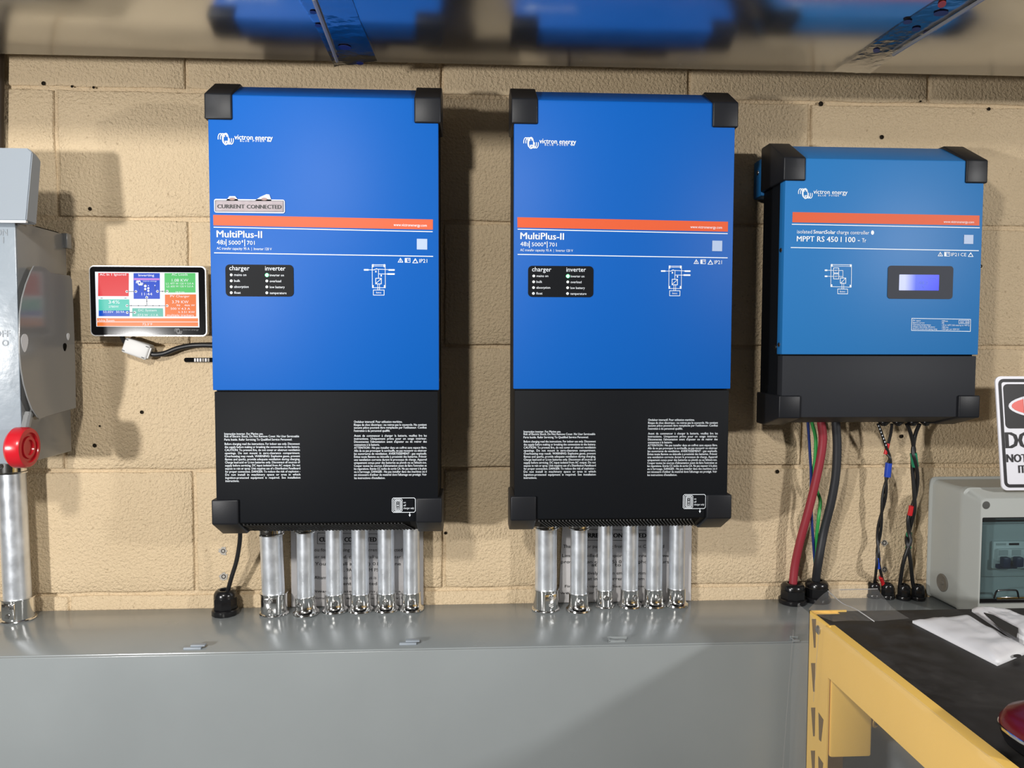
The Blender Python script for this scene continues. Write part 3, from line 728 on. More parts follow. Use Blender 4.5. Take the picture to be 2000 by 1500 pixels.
# ================================================================== CONDUITS
def conduit(px, bpy_, r, ztop, label, group, yb=None, lean=0.0, flare=True, topc=True, two=False, tilt=0.0, toph=.018, face=0.25):
    c = atz(px, bpy_, GZ); y = c.y+r*1.25 if yb is None else yb
    y = min(y, -(r*1.16*1.33+.0045))
    t = thing('conduit', label, 'conduit', (at(px, bpy_-20, y).x, y, GZ), group)
    H_ = ztop-GZ
    ch = .030 if r < .016 else .036
    rc = r*1.16
    B().tube([(0, 0, .004), (lean*.5, 0, H_*.5), (lean, 0, H_-.001)], r, 28).done('pipe', 'emt', t)
    prof = [(rc*1.28, 0.0002), (rc*1.32, .0015), (rc*1.28, .004), (rc*1.10, .006), (rc, .0095), (rc, ch-.002), (rc*1.03, ch-.001), (rc*1.02, ch), (r*.98, ch)] if flare else \
           [(rc*1.10, .0002), (rc*1.13, .0012), (rc*1.10, .0026), (rc, .0035), (rc, ch-.003), (rc*1.07, ch-.002), (rc*1.07, ch-.0005), (r*.98, ch)]
    mt_ = Matrix.Rotation(tilt, 4, 'Y')
    cp = B().lathe(prof, n=36, mtx=mt_).done('coupling', 'zinc', t)
    ax, ay = math.sin(face), -math.cos(face)
    def screw(z, par, rr):
        m_ = Matrix.Translation((ax*rr, ay*rr, z)) @ Matrix.Rotation(face, 4, 'Z') @ Matrix.Rotation(R(90), 4, 'X')
        b = B(); b.lathe([(.0046, -.001), (.0050, .0012), (.0036, .0022)], n=14, mtx=m_)
        b.lathe([(.0034, .0022), (.0034, .0042), (.0028, .0050)], n=6, mtx=m_)
        b.box(-.003, .003, -.0005, .0005, .0048, .0056, mtx=m_ @ Matrix.Rotation(.6, 4, 'Z'))
        b.done('set_screw', 'screw', par)
    if two:
        screw(ch*.33, cp, rc*.98); screw(ch*.74, cp, rc*.98)
        m_ = Matrix.Rotation(face, 4, 'Z')
        B().box(-.010, .010, -rc*1.06, -rc*.8, .006, ch-.005, .001, mtx=m_).done('clamp_pad', 'zinc', cp)
    else: screw(ch*.60, cp, rc*.98)
    if topc:
        tc_ = B().lathe([(rc, H_-.0006), (rc, H_-toph+.003), (rc*1.06, H_-toph+.002), (rc*1.05, H_-toph), (r*.98, H_-toph)], (lean, 0, 0), 32).done('top_coupling', 'zinc', t)
        m_ = Matrix.Translation((lean+ax*rc*.98, ay*rc*.98, H_-toph*.55)) @ Matrix.Rotation(face, 4, 'Z') @ Matrix.Rotation(R(90), 4, 'X')
        b = B(); b.lathe([(.0040, -.001), (.0042, .0016), (.0030, .0026)], n=12, mtx=m_); b.lathe([(.0026, .0026), (.0026, .0044)], n=6, mtx=m_); b.done('set_screw', 'screw', tc_)
    else:
        B().lathe([(rc*1.0, H_-.0006), (rc*1.0, H_-.004), (r*.98, H_-.005)], (lean, 0, 0), 28).done('top_ring', 'cap', t)
    return t
Z1 = 1.1675-.0225; Z2 = 1.1690-.0225
GL, GR = 'conduits under the left inverter', 'conduits under the right inverter'
conduit(535.5, 1203, .0178, Z1, 'thick leftmost conduit under the left inverter, its coupling with two screws', GL, lean=-.004, flare=False, two=True, toph=.024, face=-.05)
conduit(598, 1206, .0138, Z1, 'conduit under the left inverter with a slanted coupling, beside the thick one', GL, tilt=R(-3.5), toph=.020, face=-.5)
conduit(654, 1197, .0138, Z1, 'third conduit from the left under the left inverter', GL, topc=False, face=.2, tilt=R(-1.5))
conduit(704, 1195, .0138, Z1, 'fourth conduit from the left under the left inverter', GL, topc=False, face=.0)
conduit(754.5, 1195, .0134, Z1, 'fifth conduit from the left under the left inverter', GL, topc=False, face=.0)
conduit(804, 1193, .0134, Z1, 'rightmost conduit under the left inverter', GL, topc=False, face=.1, tilt=R(-1.5))
conduit(1066, 1198, .0178, Z2, 'thick leftmost conduit under the right inverter, its coupling with two screws', GR, flare=False, two=True, toph=.020, face=.3)
conduit(1130, 1199, .0138, Z2, 'second conduit from the left under the right inverter', GR, toph=.020, face=.05)
conduit(1181, 1190, .0124, Z2, 'slimmest conduit under the right inverter, with a dull straight coupling', GR, flare=False, toph=.013, face=.0)
conduit(1230, 1190, .0134, Z2, 'fourth conduit from the left under the right inverter', GR, topc=False, face=.35)
conduit(1277, 1189, .0134, Z2, 'fifth conduit from the left under the right inverter', GR, topc=False, face=.15)
conduit(1321, 1186, .0130, Z2, 'rightmost conduit under the right inverter', GR, topc=False, face=.15)

# ================================================================== PAPERS behind the conduits
def paper(px0, px1, label, slant):
    a = at(px0, 1175, -.012); b_ = at(px1, 1175, -.012)
    t = bmesh.new(); n, m_ = 8, 6; g = []
    for j in range(n+1):
        f = j/n; row = []
        for i in range(m_+1):
            x = a.x+(b_.x-a.x)*i/m_+slant*f*(1-i/m_)
            row.append(t.verts.new((x, -.0042+.0020*f+.0006*math.sin(i*1.1+f*2), GZ+.0006+.279*f*.93)))
        g.append(row)
    for j in range(n):
        for i in range(m_): t.faces.new((g[j][i], g[j][i+1], g[j+1][i+1], g[j+1][i]))
    bmesh.ops.recalc_face_normals(t, faces=t.faces)
    bmesh.ops.solidify(t, geom=t.faces[:], thickness=.0003)
    bb = B(); bb.take(t); o = bb.done('paper_sheet', 'paper', None, 60)
    o['label'] = label; o['category'] = 'paper'; o['group'] = 'printed sheets behind the conduits'
    return o
class Sheet:
    """print plane leaning with the sheet"""
    k = 1/1225
    def p(s, u, v): q = at(u, v, -.0042); return (q.x, q.z)
def paper_print(o, texts, boxes):
    P = Print(Sheet(), 0.0)
    for q in texts: P.text(*q)
    for b_ in boxes: P.line(b_, .8, True)
    # follow the lean of the sheet
    P2 = P.v; P.v = [(x, -.0042+.0020*(z-GZ)/(.279*.93)-.0009, z) for x, y, z in P2]
    P.done('printed_text', 'ink', o, kind='stuff')
p1 = paper(567, 826.5, 'white printed sheet standing behind the conduits of the left inverter', 0)
paper_print(p1, [('CURRENT CONNECTED', 624, 735, 1058, 9, None, .03), ('Thank you for purchasing from Current Connected', 582, 786, 1077, 6.5), ('whether self installed, carefully call us at master', 590, 783, 1090.5, 6.5), ('You can call at (725) 010 phone', 615, 783, 1104, 6.5), (', 9AM to 5 PM PST', 672, 745, 1116, 6.5),
                 ('Alternatively, you can email us is', 614, 735, 1131, 6.5), ('currentconnected.com', 650, 760, 1142.5, 6.5), ('Software Update versions New  v.a.', 600, 785, 1157, 5), ('recommended we can use a sheet v.1', 600, 785, 1170, 5)], [[(620, 1041), (745, 1043), (745, 1063), (620, 1062)], [(655, 1161), (790, 1160), (790, 1185), (655, 1186)]])
p2 = paper(1092, 1352, 'white printed sheet standing behind the conduits of the right inverter', .012)
paper_print(p2, [('CURRENT CONNECTED', 1132, 1262, 1050, 9, None, .03), ('Thank you for purchasing from Current Connected', 1100, 1297, 1070, 6.5), ('Limited handled by support for connections we', 1098, 1306, 1088, 6.5), ('provide. Can call (725) 010, or phone hours', 1096, 1306, 1100, 6.5), ('at 9AM to 5 PST', 1155, 1250, 1106, 6.5),
                 ('Alternatively, you can email us anytime', 1120, 1265, 1122, 6.5), ('at info@currentcon.com', 1148, 1258, 1133, 6.5), ('Firmware updated. See our view', 1103, 1258, 1147, 5), ('we use our', 1094, 1160, 1160, 5)], [[(1128, 1034), (1270, 1036), (1270, 1056), (1128, 1055)]])

# ================================================================== TOUCH SCREEN
SW_, SH_ = .178, .1095
c0 = (at(174, 518, -.04)+at(402, 657, -.04))*.5
FD = Face([(174, 517), (399.5, 519.5), (402.5, 657.5), (178.5, 658)], -SW_/2, SW_/2, -SH_/2, SH_/2)
ts = thing('touch_screen', 'wall touch screen showing coloured tiles, between grey switch and left inverter', 'screen', (c0.x, 0, c0.z))
B().prism(rrect(-SW_/2, SW_/2, -SH_/2, SH_/2, .0075, 6), 'y', -.038, -.028).done('frame', 'silver', ts)
B().prism(rrect(-SW_/2+.05, SW_/2-.05, -SH_/2+.025, SH_/2-.025, .006), 'y', -.028, -.0012).done('rear_housing', 'gland', ts)
gl = B().prism(rrect(-SW_/2+.0018, SW_/2-.0018, -SH_/2+.0018, SH_/2-.0018, .0062, 6), 'y', -.0392, -.037).done('front_glass', 'glass', ts)
def scr(name, col, pts, y=-.0400, parent=gl, s=1.0):
    P = Print(FD, y); P.poly(pts); return P.done(name, glow(name.replace('_', ' '), col, s), parent)
def R4(u0, v0, u1, v1): return [(u0, v0), (u1, v0+.5), (u1, v1+.2), (u0, v1)]
scr('screen_background', (.92, .95, 1.0), [(187, 530), (386, 532), (388.5, 640), (190.5, 639)], -.0396)
scr('red_tile', (.80, .055, .06), R4(193.5, 532.5, 253, 578.5))
scr('blue_tile', (.008, .075, .62), [(262, 533), (312.5, 533), (313, 584), (262.5, 584)])
scr('pink_strip', (.65, .25, .75), R4(263, 542.8, 312, 546.8), -.0402)
scr('green_tile', (.10, .60, .16), [(321.5, 533), (380.5, 533), (381, 571.5), (322, 571.5)])
scr('teal_tile', (.11, .62, .50), [(194.5, 585), (254, 585), (255, 608), (195, 608)])
scr('navy_tile', (.01, .09, .58), [(195, 607), (255, 607), (255, 618.5), (195, 618.5)])
scr('aqua_tile', (.13, .52, .42), [(260, 602.5), (319, 602.5), (319.5, 619), (260, 619)])
scr('orange_tile', (.88, .19, .035), [(322.5, 575.5), (382, 575), (382.5, 618.5), (323, 618.5)])
scr('orange_bar', (.90, .22, .05), [(191.5, 622.5), (386, 622), (386, 628.8), (191.5, 629.3)])
scr('orange_bar', (.90, .22, .05), [(192, 630.3), (386, 629.8), (386.3, 637.8), (192, 638.3)])
P = Print(FD, -.0404)
P.text('AC In 1 Ignored', 197, 248, 537.7, 4.2, None, .01); P.text('Inverting', 272, 302, 539.5, 4.8, None, .01); P.text('AC Loads', 335.5, 366, 538, 4.5)
P.text('1.08 KW', 336, 367.5, 550, 5.6); P.text('L1: 477 W 120 V 5.0 A', 325, 377.5, 555.5, 3.6); P.text('L2: 603 W 120 V 5.0 A', 326, 377, 561, 3.6); P.text('59.9 Hz', 343, 360.5, 572, 3)
emblem(P, 266.5, 547.5, 14, 1.2); P.text('victron energy', 280, 307, 550, 2.6)
P.text('11:44', 278, 298.5, 577, 5.2); P.disc(285, 558.5, 2.6); P.disc(285, 564.5, 2.2); P.disc(291, 563, 2.2); P.disc(291, 568, 2.2); P.disc(303.5, 557.5, 1.2); P.disc(291, 557.8, 1.0)
P.text('34%', 214, 236, 593.5, 6.6); P.text('2780W', 214.5, 234, 601.5, 4.2); P.text('53.05V', 204, 224, 612, 4.4); P.text('50.9A', 229, 245.5, 612, 4.4)
P.text('DC System', 272, 307, 608.5, 4.2); P.text('-57.5 W  -1.1 A', 269, 310, 618, 4.2)
P.text('PV Charger', 333, 370, 580.8, 4.4); P.text('3.79 KW', 336.5, 368, 592.7, 5.6); P.text('90', 345, 352, 598.3, 3.4); P.text('466 W', 360, 380, 598.3, 3.6); P.text('500 V 4.3 A', 334, 371, 605.3, 4.2); P.text('h 3.51 KW', 349, 380, 611.8, 4.0); P.text('multiple trackers', 327, 378, 618, 4.2)
P.text('Utility Room', 192.5, 226, 628.6, 4.2); P.text('72.3°F', 280, 299, 636.2, 4.4)
for u, v in ((249.5, 569.5), (267, 569.5), (308.5, 569.2), (327, 569), (288, 581), (250, 597.5), (327, 597.5), (250.5, 611), (265, 611)): P.disc(u, v, 2.6)
P.done('screen_lettering', glow('screen white', (.95, .97, 1.0), 1.0), gl, kind='stuff')
P = Print(FD, -.0406)
for q in (((250, 569.5), (267, 569.5)), ((308.5, 569.2), (327, 569)), ((250, 597.5), (327, 597.5)), ((288, 582), (288.5, 597)), ((251, 611), (265, 611))): P.line(q, .9)
for u in (258, 272, 286, 300, 312): P.disc(u, 597.5, 1.1)
P.disc(318, 569.2, 1.2); P.disc(288.2, 588.5, 1.1); P.disc(258, 611, 1.1)
for u, v in ((249.5, 569.5), (267, 569.5), (308.5, 569.2), (327, 569), (288, 581), (250, 597.5), (327, 597.5), (250.5, 611), (265, 611)): P.disc(u, v, 1.2)
P.rect(199, 582, 203, 583); P.rect(245, 582, 249, 583); P.rect(283, 554.5, 287.5, 556); P.rect(282.5, 567, 286, 568.5); P.line([(273.5, 556), (274, 566)], .6); P.line([(303.5, 558), (304, 567)], .6)
P.done('screen_lines', 'ink', gl, kind='stuff')
P = Print(FD, -.0396); emblem(P, 340, 642, 16, 1.1); P.text('victron energy', 357, 387, 646, 3.2); P.done('bezel_mark', mat('bezel print', (.12, .12, .12), .5), gl, kind='stuff')
# dongle and its cable
dg = thing('cable_module', 'small white plastic module hanging on a black cable under the touch screen', 'module', at(270, 681, -.016))
mm = Matrix.Rotation(R(20), 4, 'Y')
B().box(-.0205, .0205, -.010, .010, -.0125, .0125, .0035, 3, mtx=mm).done('shell', 'dongle', dg)
b = B()
for x, z in ((-.017, .009), (-.017, -.009), (.016, .009), (.015, -.0095)): b.box(x-.0022, x+.0022, -.0106, -.0098, z-.0006, z+.0006, mtx=mm @ Matrix.Translation((0, 0, 0)))
b.done('corner_slots', 'ink', dg, kind='stuff')
B().box(.019, .0225, -.008, .008, -.009, .009, .001, mtx=mm).done('end_collar', 'dongle', dg)
def cable(name, label, cat, pts, r, m, group=None, n=14, k=8):
    pp = [at(*q) for q in pts]
    o = B().tube(smooth(pp, k), r, n).done(name, m, None, 60)
    o['label'] = label; o['category'] = cat
    if group: o['group'] = group
    return o
cable('screen_cable', 'black cable from the white module to the left inverter', 'cable', [(292, 691, -.016), (305, 692.5, -.016), (322, 690, -.015), (345, 681, -.014), (370, 675.5, -.013), (395, 674, -.013), (425, 675, -.012), (450, 676, -.011)], .0042, 'cable')
cable('screen_lead', 'short black lead from the touch screen down to the white module', 'cable', [(237, 645, -.026), (238, 655, -.022), (243, 667, -.018), (252, 675, -.016)], .0036, 'cable')
# tie strap below
st = thing('tie_strap', 'black slotted strap with pale windows against the wall, left of the left inverter', 'strap', at(387, 703, -.0022))
a = at(360, 703, -.0022); hw_ = abs(at(387, 703, -.0022).x-a.x)
B().prism(rrect(-hw_, hw_*2.2, -.0036, .0036, .0034), 'y', -.0016, .0016).done('strap', 'slot', st)
for k in range(6):
    x = -hw_+(20+k*5.2)/1225
    B().box(x, x+.0028, -.0022, -.0014, -.0027, .0027).done('window', 'paper' if k in (0, 1, 2, 4) else 'chip', st)

# ================================================================== LEFT SWITCH
XS = -.590
swi = thing('safety_switch', 'grey steel safety switch box with a red knob, cut off at left edge', 'switch', (XS, 0, 0))
zt = at(50, 432, -.15).z; zb = at(38, 907, -.15).z
B().box(-.21, 0, -.149, -.016, zb, zt, .0018).done('enclosure', 'swside', swi)
B().box(-.21, -.0004, -.1515, -.148, zb+.001, zt-.002, .0014).done('front_door', 'switch', swi)
B().box(-.205, -.012, -.016, -.0012, zb+.02, zt-.02).done('mounting_back', 'swside', swi)
# hood, its face leaning out towards the bottom
hz0, hz1 = zt-.001, at(62, 289, -.145).z
hx = at(63, 300, -.145).x-XS
hx2 = at(51, 428, -.163).x-XS
hd = B()
t = bmesh.new()
def hv(x, y, z): return t.verts.new((x, y, z))
fr_ = [hv(-.21, -.163, hz0), hv(hx2, -.163, hz0), hv(hx, -.145, hz1-.006), hv(hx-.006, -.1445, hz1), hv(-.21, -.1445, hz1)]
bk_ = [hv(-.21, -.137, hz0-.002), hv(hx2-.0002, -.137, hz0-.002), hv(hx+.0005, -.124, hz1-.014), hv(hx-.006, -.124, hz1-.004), hv(-.21, -.124, hz1-.004)]
t.faces.new(fr_); t.faces.new(bk_)
for i in range(5): t.faces.new((fr_[i], fr_[(i+1) % 5], bk_[(i+1) % 5], bk_[i]))
bmesh.ops.recalc_face_normals(t, faces=t.faces); bmesh.ops.bevel(t, geom=t.edges[:], offset=.0012, segments=2, affect='EDGES')
hd.take(t); hd.done('rain_hood', 'hood', swi)
B().box(-.21, hx2+.0008, -.1655, -.160, hz0-.0035, hz0-.0002, .0006).done('hood_lip', 'lip', swi)  # highlight along the hood's bottom edge is put into this pale colour
B().box(-.20, -.12, -.125, -.012, hz0, hz1-.02).done('neck', 'swside', swi)
# top slot and flange at the side
b = B(); b.box(-.012, -.0015, -.095, -.035, zt-.0006, zt+.0010); b.done('top_slot', 'slot', swi)
B().box(-.003, .0065, -.026, -.012, zt-.022, zt+.001, .001).done('side_flange', 'swside', swi)
# handle plate: parallel to the side, its front edge an arc
def sp(u, v, X):
    d = _fw + _r2*((u-1000)/FPX) + _u2*((750-v)/FPX); t_ = (X-CX)/d.x; q = Vector((CX, CY, CZ))+t_*d; return (q.y, q.z)
XP = XS+.014
arc = [(66, 519), (60, 530), (50, 556), (43, 582), (38.5, 612), (37, 650), (38, 690), (41, 722), (46, 750), (54, 778), (62, 798), (76, 819)]
back = [(92, 813), (148, 797), (146.5, 700), (143, 600), (140, 546), (136, 538), (100, 533), (88, 523), (76, 518.5)]
pl = [sp(u, v, XP) for u, v in arc+back]
hp = B().prism(pl, 'x', .0125, .0145, .0005, 1).done('handle_plate', 'swside', swi, label='curved upright grey plate beside the handle')
def tear(u, v, du_, dv_, n=18):
    out = []
    for k in range(n):
        a = 2*math.pi*k/n; s_ = 0.75-.35*math.sin(a) if False else 1.0
        out.append(sp(u+du_*math.cos(a)*(1.0+.35*math.sin(a)), v-dv_*math.sin(a), XP+.001))
    return out
for (u, v, a, b_, m_) in ((48.5, 670, 6.5, 18, 'lip'), (133.5, 657.5, 2.6, 7, 'lip'), (127, 678, 3.2, 8, 'slot')):
    B().prism(tear(u, v, a, b_), 'x', .0143, .0150).done('plate_hole', m_, hp)
# lever and knob
lv = [sp(u, v, XS+.003) for u, v in ((52, 775), (60, 800), (40, 845), (30, 880), (44, 882), (60, 850), (78, 818), (66, 800), (58, 772))]
B().prism(lv, 'x', .002, .005, .0006, 1).done('handle_lever', 'swside', swi)
kb = at(43, 874, -.172)
mk = Matrix.Translation((kb.x-XS, -.172, kb.z)) @ Matrix.Rotation(R(0), 4, 'Z') @ Matrix.Rotation(R(90), 4, 'Y')
kr = .0285
kn = B().lathe([(kr*.88, -.011), (kr, -.007), (kr, .007), (kr*.94, .0105), (kr*.74, .0112), (kr*.70, .008), (kr*.56, .008), (kr*.52, .0105), (kr*.38, .0105), (kr*.35, .008), (.001, .008)], n=40, mtx=mk).done('knob', 'red', swi, label='round red handle knob')
b = B().tube([(kb.x-XS, -.172, kb.z), (.006, -.155, kb.z+.02), (.0035, -.14, kb.z+.045)], .006, 10).done('knob_arm', 'swside', swi)
P = Print(Sheet(), 0); P.f = type('S', (), {'p': lambda s, u, v: (lambda q: (q.x-XS, q.z))(at(u, v, -.1522)), 'k': 1/1352})()
P.y = -.1522
P.text('ON', -8, 14.5, 460, 12); P.line([(6.3, 463), (6.3, 474)], 1.6)
P.text('OFF', -12, 20, 658, 12.5); P.arc(9.8, 670, 5.2, 5.2, 0, 360, 1.9, 16)
P.done('embossed_lettering', 'emboss', swi, kind='stuff')
# conduit below the switch
conduit(36, 1219, .0196, zb, 'thick conduit below the grey switch at far left', 'conduit under the grey switch', flare=False, two=True, toph=.030, face=-.1, lean=-.004)
# dark brown upright strip at the far left edge above the switch
dk = B().tube([at(-4, 330, -.0085), at(-3, 200, -.0085), at(-2, 60, -.0085)], .0078, 12).done('dark_strip', 'brown')
dk['label'] = 'dark brown upright strip on the wall at the far left edge'; dk['category'] = 'pipe'

# ================================================================== CABLES AND GLANDS
def gland(px, py, r, h, label, group, hexn=6, wide=1.08):
    c = atz(px, py, GZ)
    c.x = at(px, py-20, c.y+r).x
    g = thing('cable_gland', label, 'cable gland', (c.x, c.y+r, GZ), group)
    B().lathe([(r*wide*1.04, 0.0002), (r*wide*1.06, .002), (r*wide*1.06, h*.20), (r*wide, h*.24)], n=hexn*2).done('locknut', 'gland', g)
    B().lathe([(r*.98, h*.24), (r, h*.30), (r, h*.66), (r*.94, h*.70)], n=8 if hexn == 6 else 12).done('hex_body', 'gland', g)
    B().lathe([(r*.94, h*.70), (r*.93, h*.84), (r*.80, h*.95), (r*.62, h), (r*.44, h*.99), (r*.42, h*.90)], n=28).done('dome_nut', 'gland', g)
    return g, c.x, c.y+r
G1 = 'black cable glands on the gutter'
g_, gx, gy = gland(440, 1207, .0185, .040, 'black cable gland below the left corner of the left inverter', G1)
o = cable('thin_cable', 'thin black cable from the left inverter down into its own gland', 'cable', [(469, 1036, -.060), (468, 1060, -.055), (462, 1095, -.045), (453, 1125, -.038), (446, 1150, gy), (443, 1165, gy)], .0034, 'cable')
g_, gx, gyr = gland(1548, 1185, .0205, .034, 'large black gland at the foot of the red cable', G1)
g_, gx, gyb = gland(1595, 1181, .0200, .036, 'large black gland at the foot of the thick black cable', G1)
smalls = []
for px, py, lab in ((1706, 1170, 'small black gland behind the plastic wrap, leftmost of the four small ones'), (1733, 1172, 'small black gland under the red marked wire'), (1765, 1174, 'small black gland between two other small ones, right of the red marked wire'), (1793, 1175, 'small black gland nearest the grey breaker box')):
    smalls.append(gland(px, py, .0105, .026, lab, G1)[2])
cable('power_cable', 'thick red cable hanging from the charge controller', 'cable', [(1604, 814, -0.050), (1604, 826, -0.050), (1607, 856, -0.048), (1603, 892, -0.046), (1592, 945, -0.042), (1578, 1001, -0.036), (1564, 1052, -0.029), (1553, 1102, -0.021), (1549, 1138, gyr), (1548.5, 1160, gyr)], .0068, 'cablered')
cable('power_cable', 'thick black cable hanging beside the red one', 'cable', [(1632, 814, -0.050), (1632.5, 826, -0.050), (1635, 870, -0.047), (1632.5, 926, -0.043), (1623, 982, -0.037), (1609, 1038, -0.029), (1599, 1094, -0.030), (1593.5, 1134, gyb), (1592.5, 1158, gyb)], .0070, 'cablegrey')
cable('ground_wire', 'green wire hanging behind the red and black cables', 'wire', [(1585, 814, -0.034), (1586, 826, -0.034), (1593, 856, -0.032), (1592, 898, -0.030), (1588, 926, -0.027), (1594, 955, -0.025), (1602, 978, -0.022), (1599, 1010, -0.030), (1595, 1046, -0.024), (1593, 1080, -0.018), (1593, 1140, -0.012)], .0029, 'cablegreen')
cable('signal_wire', 'thin blue wire hanging behind the red cable', 'wire', [(1577, 814, -0.037), (1578, 826, -0.037), (1581, 870, -0.033), (1584, 926, -0.030), (1584, 968, -0.025), (1586, 1024, -0.030), (1590, 1080, -0.018), (1592, 1110, -0.012), (1592, 1140, -0.012)], .0023, 'cableblue')
# connectors under the controller
for u in (1715, 1742, 1771, 1796):
    q = at(u, 828, -0.0296)
    B().lathe([(.0095, ccz-q.z+.002), (.0095, ccz-q.z-.002), (.0070, ccz-q.z-.005), (.0040, ccz-q.z-.008)], (q.x-.6735, -.047, q.z-1.3155), 14).done('cable_inlet', 'gland', cc)
def twist(center, r, phase, turns, f0, f1):
    """offset a centre line sideways so that two wires wind round each other between f0 and f1"""
    pts = smooth([at(*q) for q in center], 8); out = []; n = len(pts)-1
    for i, p in enumerate(pts):
        f = i/n
        if f < f0 or f > f1: out.append(p); continue
        k = (f-f0)/(f1-f0); a = phase+turns*2*math.pi*k
        e = min(1, k*8, (1-k)*8)
        out.append(p+Vector((math.cos(a)*r*e, math.sin(a)*r*e, 0)))
    return out
def wire(name, label, path, r, m, group):
    o = B().tube(path, r, 12).done(name, m, None, 60); o['label'] = label; o['category'] = 'wire'; o['group'] = group; return o
def band(parent, path_pts, r, m, name):
    B().tube(path_pts, r, 12).done(name, m, parent)
mid = [(1737, 893, -0.0391), (1734, 918, -0.0378), (1731, 945, -0.0353), (1725, 979, -0.0315), (1719, 1018, -0.0265), (1716, 1055, -0.0214), (1714.5, 1085, -.028)]
GP = 'solar wires under the charge controller'
ya, yb_, yc, yd = smalls
w1 = wire('solar_wire', 'black wire with white print from the leftmost small inlet, ending in a red sleeve', twist([(1715, 828, -0.0473), (1723, 850, -0.0441), (1731, 874, -0.0410)]+mid+[(1719, 1112, -.026), (1725, 1138, yb_), (1730, 1156, yb_)], .0025, 0, 2.0, .22, .80), .0024, 'cable', GP)
w2 = wire('solar_wire', 'black wire with red marks, crossing left behind the white printed wire', twist([(1742, 828, -0.0473), (1739.5, 848, -0.0428), (1733, 874, -0.0378), (1731, 884, -0.0378)]+mid+[(1711, 1115, -.026), (1708, 1139, ya), (1706, 1156, ya)], .0025, math.pi, 2.0, .25, .80), .0024, 'cable', GP)
band(w2, smooth([at(1735, 866, -0.0397), at(1732, 876, -0.0391), at(1729, 887, -0.0384)], 4), .0030, 'tapered', 'red_mark')
band(w1, [at(1736, 904, -0.0387), at(1734.5, 917, -0.0378), at(1733, 931, -0.0365)], .0054, 'tapeblue', 'blue_tape')
band(w1, [at(1715, 1089, -.0275), at(1714.5, 1103, -.027), at(1714.8, 1110, -.0265)], .0040, 'tapeblue', 'blue_tape')
band(w1, [at(1720, 1128, (yb_-.026)/2), at(1724, 1138, yb_), at(1727.5, 1150, yb_)], .0031, 'tapered', 'red_sleeve')
b = B()
for k in range(7):
    u, v = 1716+k*2.4, 832+k*6.2; q = at(u, v, -.0500+k*.0008); b.box(q.x-.0005, q.x+.0006, q.y-.0006, q.y+.0002, q.z-.0012, q.z+.0012)
b.done('white_print', 'white', w1, kind='stuff')
mid2 = [(1784, 872, -0.0391), (1784.5, 898, -0.0378), (1788, 940, -0.0340), (1785, 985, -0.0290), (1778, 1013, -0.0258), (1775, 1042, -0.0221), (1774, 1066, -.030)]
w3 = wire('solar_wire', 'black wire crossing right from the third small inlet, ending nearest the breaker box', twist([(1771, 828, -0.0473), (1779, 848, -0.0428)]+mid2+[(1778.5, 1100, -.028), (1783, 1140, yd), (1789, 1158, yd)], .0033, 0, 1.5, .18, .75), .0032, 'cable', GP)
w4 = wire('solar_wire', 'black wire crossing left from the rightmost small inlet, behind the third wire', twist([(1796, 828, -0.0473), (1788, 848, -0.0403)]+mid2+[(1764, 1100, -.028), (1758, 1140, yc), (1758.5, 1158, yc)], .0033, math.pi, 1.5, .18, .75), .0032, 'cable', GP)
band(w3, [at(1784, 885, -0.0384), at(1785.5, 898, -0.0378), at(1787.5, 911, -0.0365)], .0056, 'tapegreen', 'green_tape')
band(w3, [at(1775.5, 1040, -0.0227), at(1774.5, 1055, -0.0208), at(1774, 1070, -.030)], .0046, 'tapegreen', 'green_tape')
band(w4, [at(1780, 988, -0.0309), at(1778.5, 998, -0.0296), at(1777, 1006, -0.0284)], .0040, 'tapered', 'red_mark')

# ================================================================== BREAKER BOX
XB = .8370; BZ0, BZ1 = GZ+.0006, 1.1965; BF = -.125; BWD = .30
bb = thing('breaker_box', 'grey plastic breaker box with smoked window, standing on the gutter at right edge', 'breaker box', (XB, 0, BZ0))
bh = BZ1-BZ0
b = B(); t = bmesh.new()
def ring(y, inset):
    return [t.verts.new((x, y, z)) for x, z in rrect(inset, BWD-inset, max(inset, 0), bh-inset, .010, 4)]
prev = None
for y, ins in ((-.0015, -.004), (-.004, -.004), (-.006, 0.0), (-.078, .0015), (-.082, .0015)):
    rg = ring(y, ins)
    if prev:
        for i in range(len(rg)): t.faces.new((prev[i], prev[(i+1) % len(rg)], rg[(i+1) % len(rg)], rg[i]))
    else: t.faces.new(rg)
    prev = rg
t.faces.new(prev); bmesh.ops.recalc_face_normals(t, faces=t.faces); b.take(t); b.done('back_shell', 'plastic', bb)
# lid: frame with an opening for the window
wx0, wx1, wz0, wz1 = .0072, BWD-.0072, .028, bh-.039
b = B(); t = bmesh.new()
def rg2(x0, x1, z0, z1, y, r): return [t.verts.new((x, y, z)) for x, z in rrect(x0, x1, z0, z1, r, 4)]
seq = [rg2(-.0015, BWD+.0015, 0, bh+.0015, -.080, .011), rg2(-.0015, BWD+.0015, 0, bh+.0015, -.090, .011), rg2(.0005, BWD-.0005, .001, bh-.001, -.093, .012), rg2(.0035, BWD-.0035, .004, bh-.008, -.123, .010), rg2(.005, BWD-.005, .006, bh-.0095, BF, .009),
       rg2(wx0, wx1, wz0, wz1, BF, .002), rg2(wx0, wx1, wz0, wz1, -.085, .002)]
for a_, c_ in zip(seq[:-1], seq[1:]):
    n = len(a_)
    for i in range(n): t.faces.new((a_[i], a_[(i+1) % n], c_[(i+1) % n], c_[i]))
bmesh.ops.recalc_face_normals(t, faces=t.faces); b.take(t); b.done('lid_frame', 'plastic', bb)
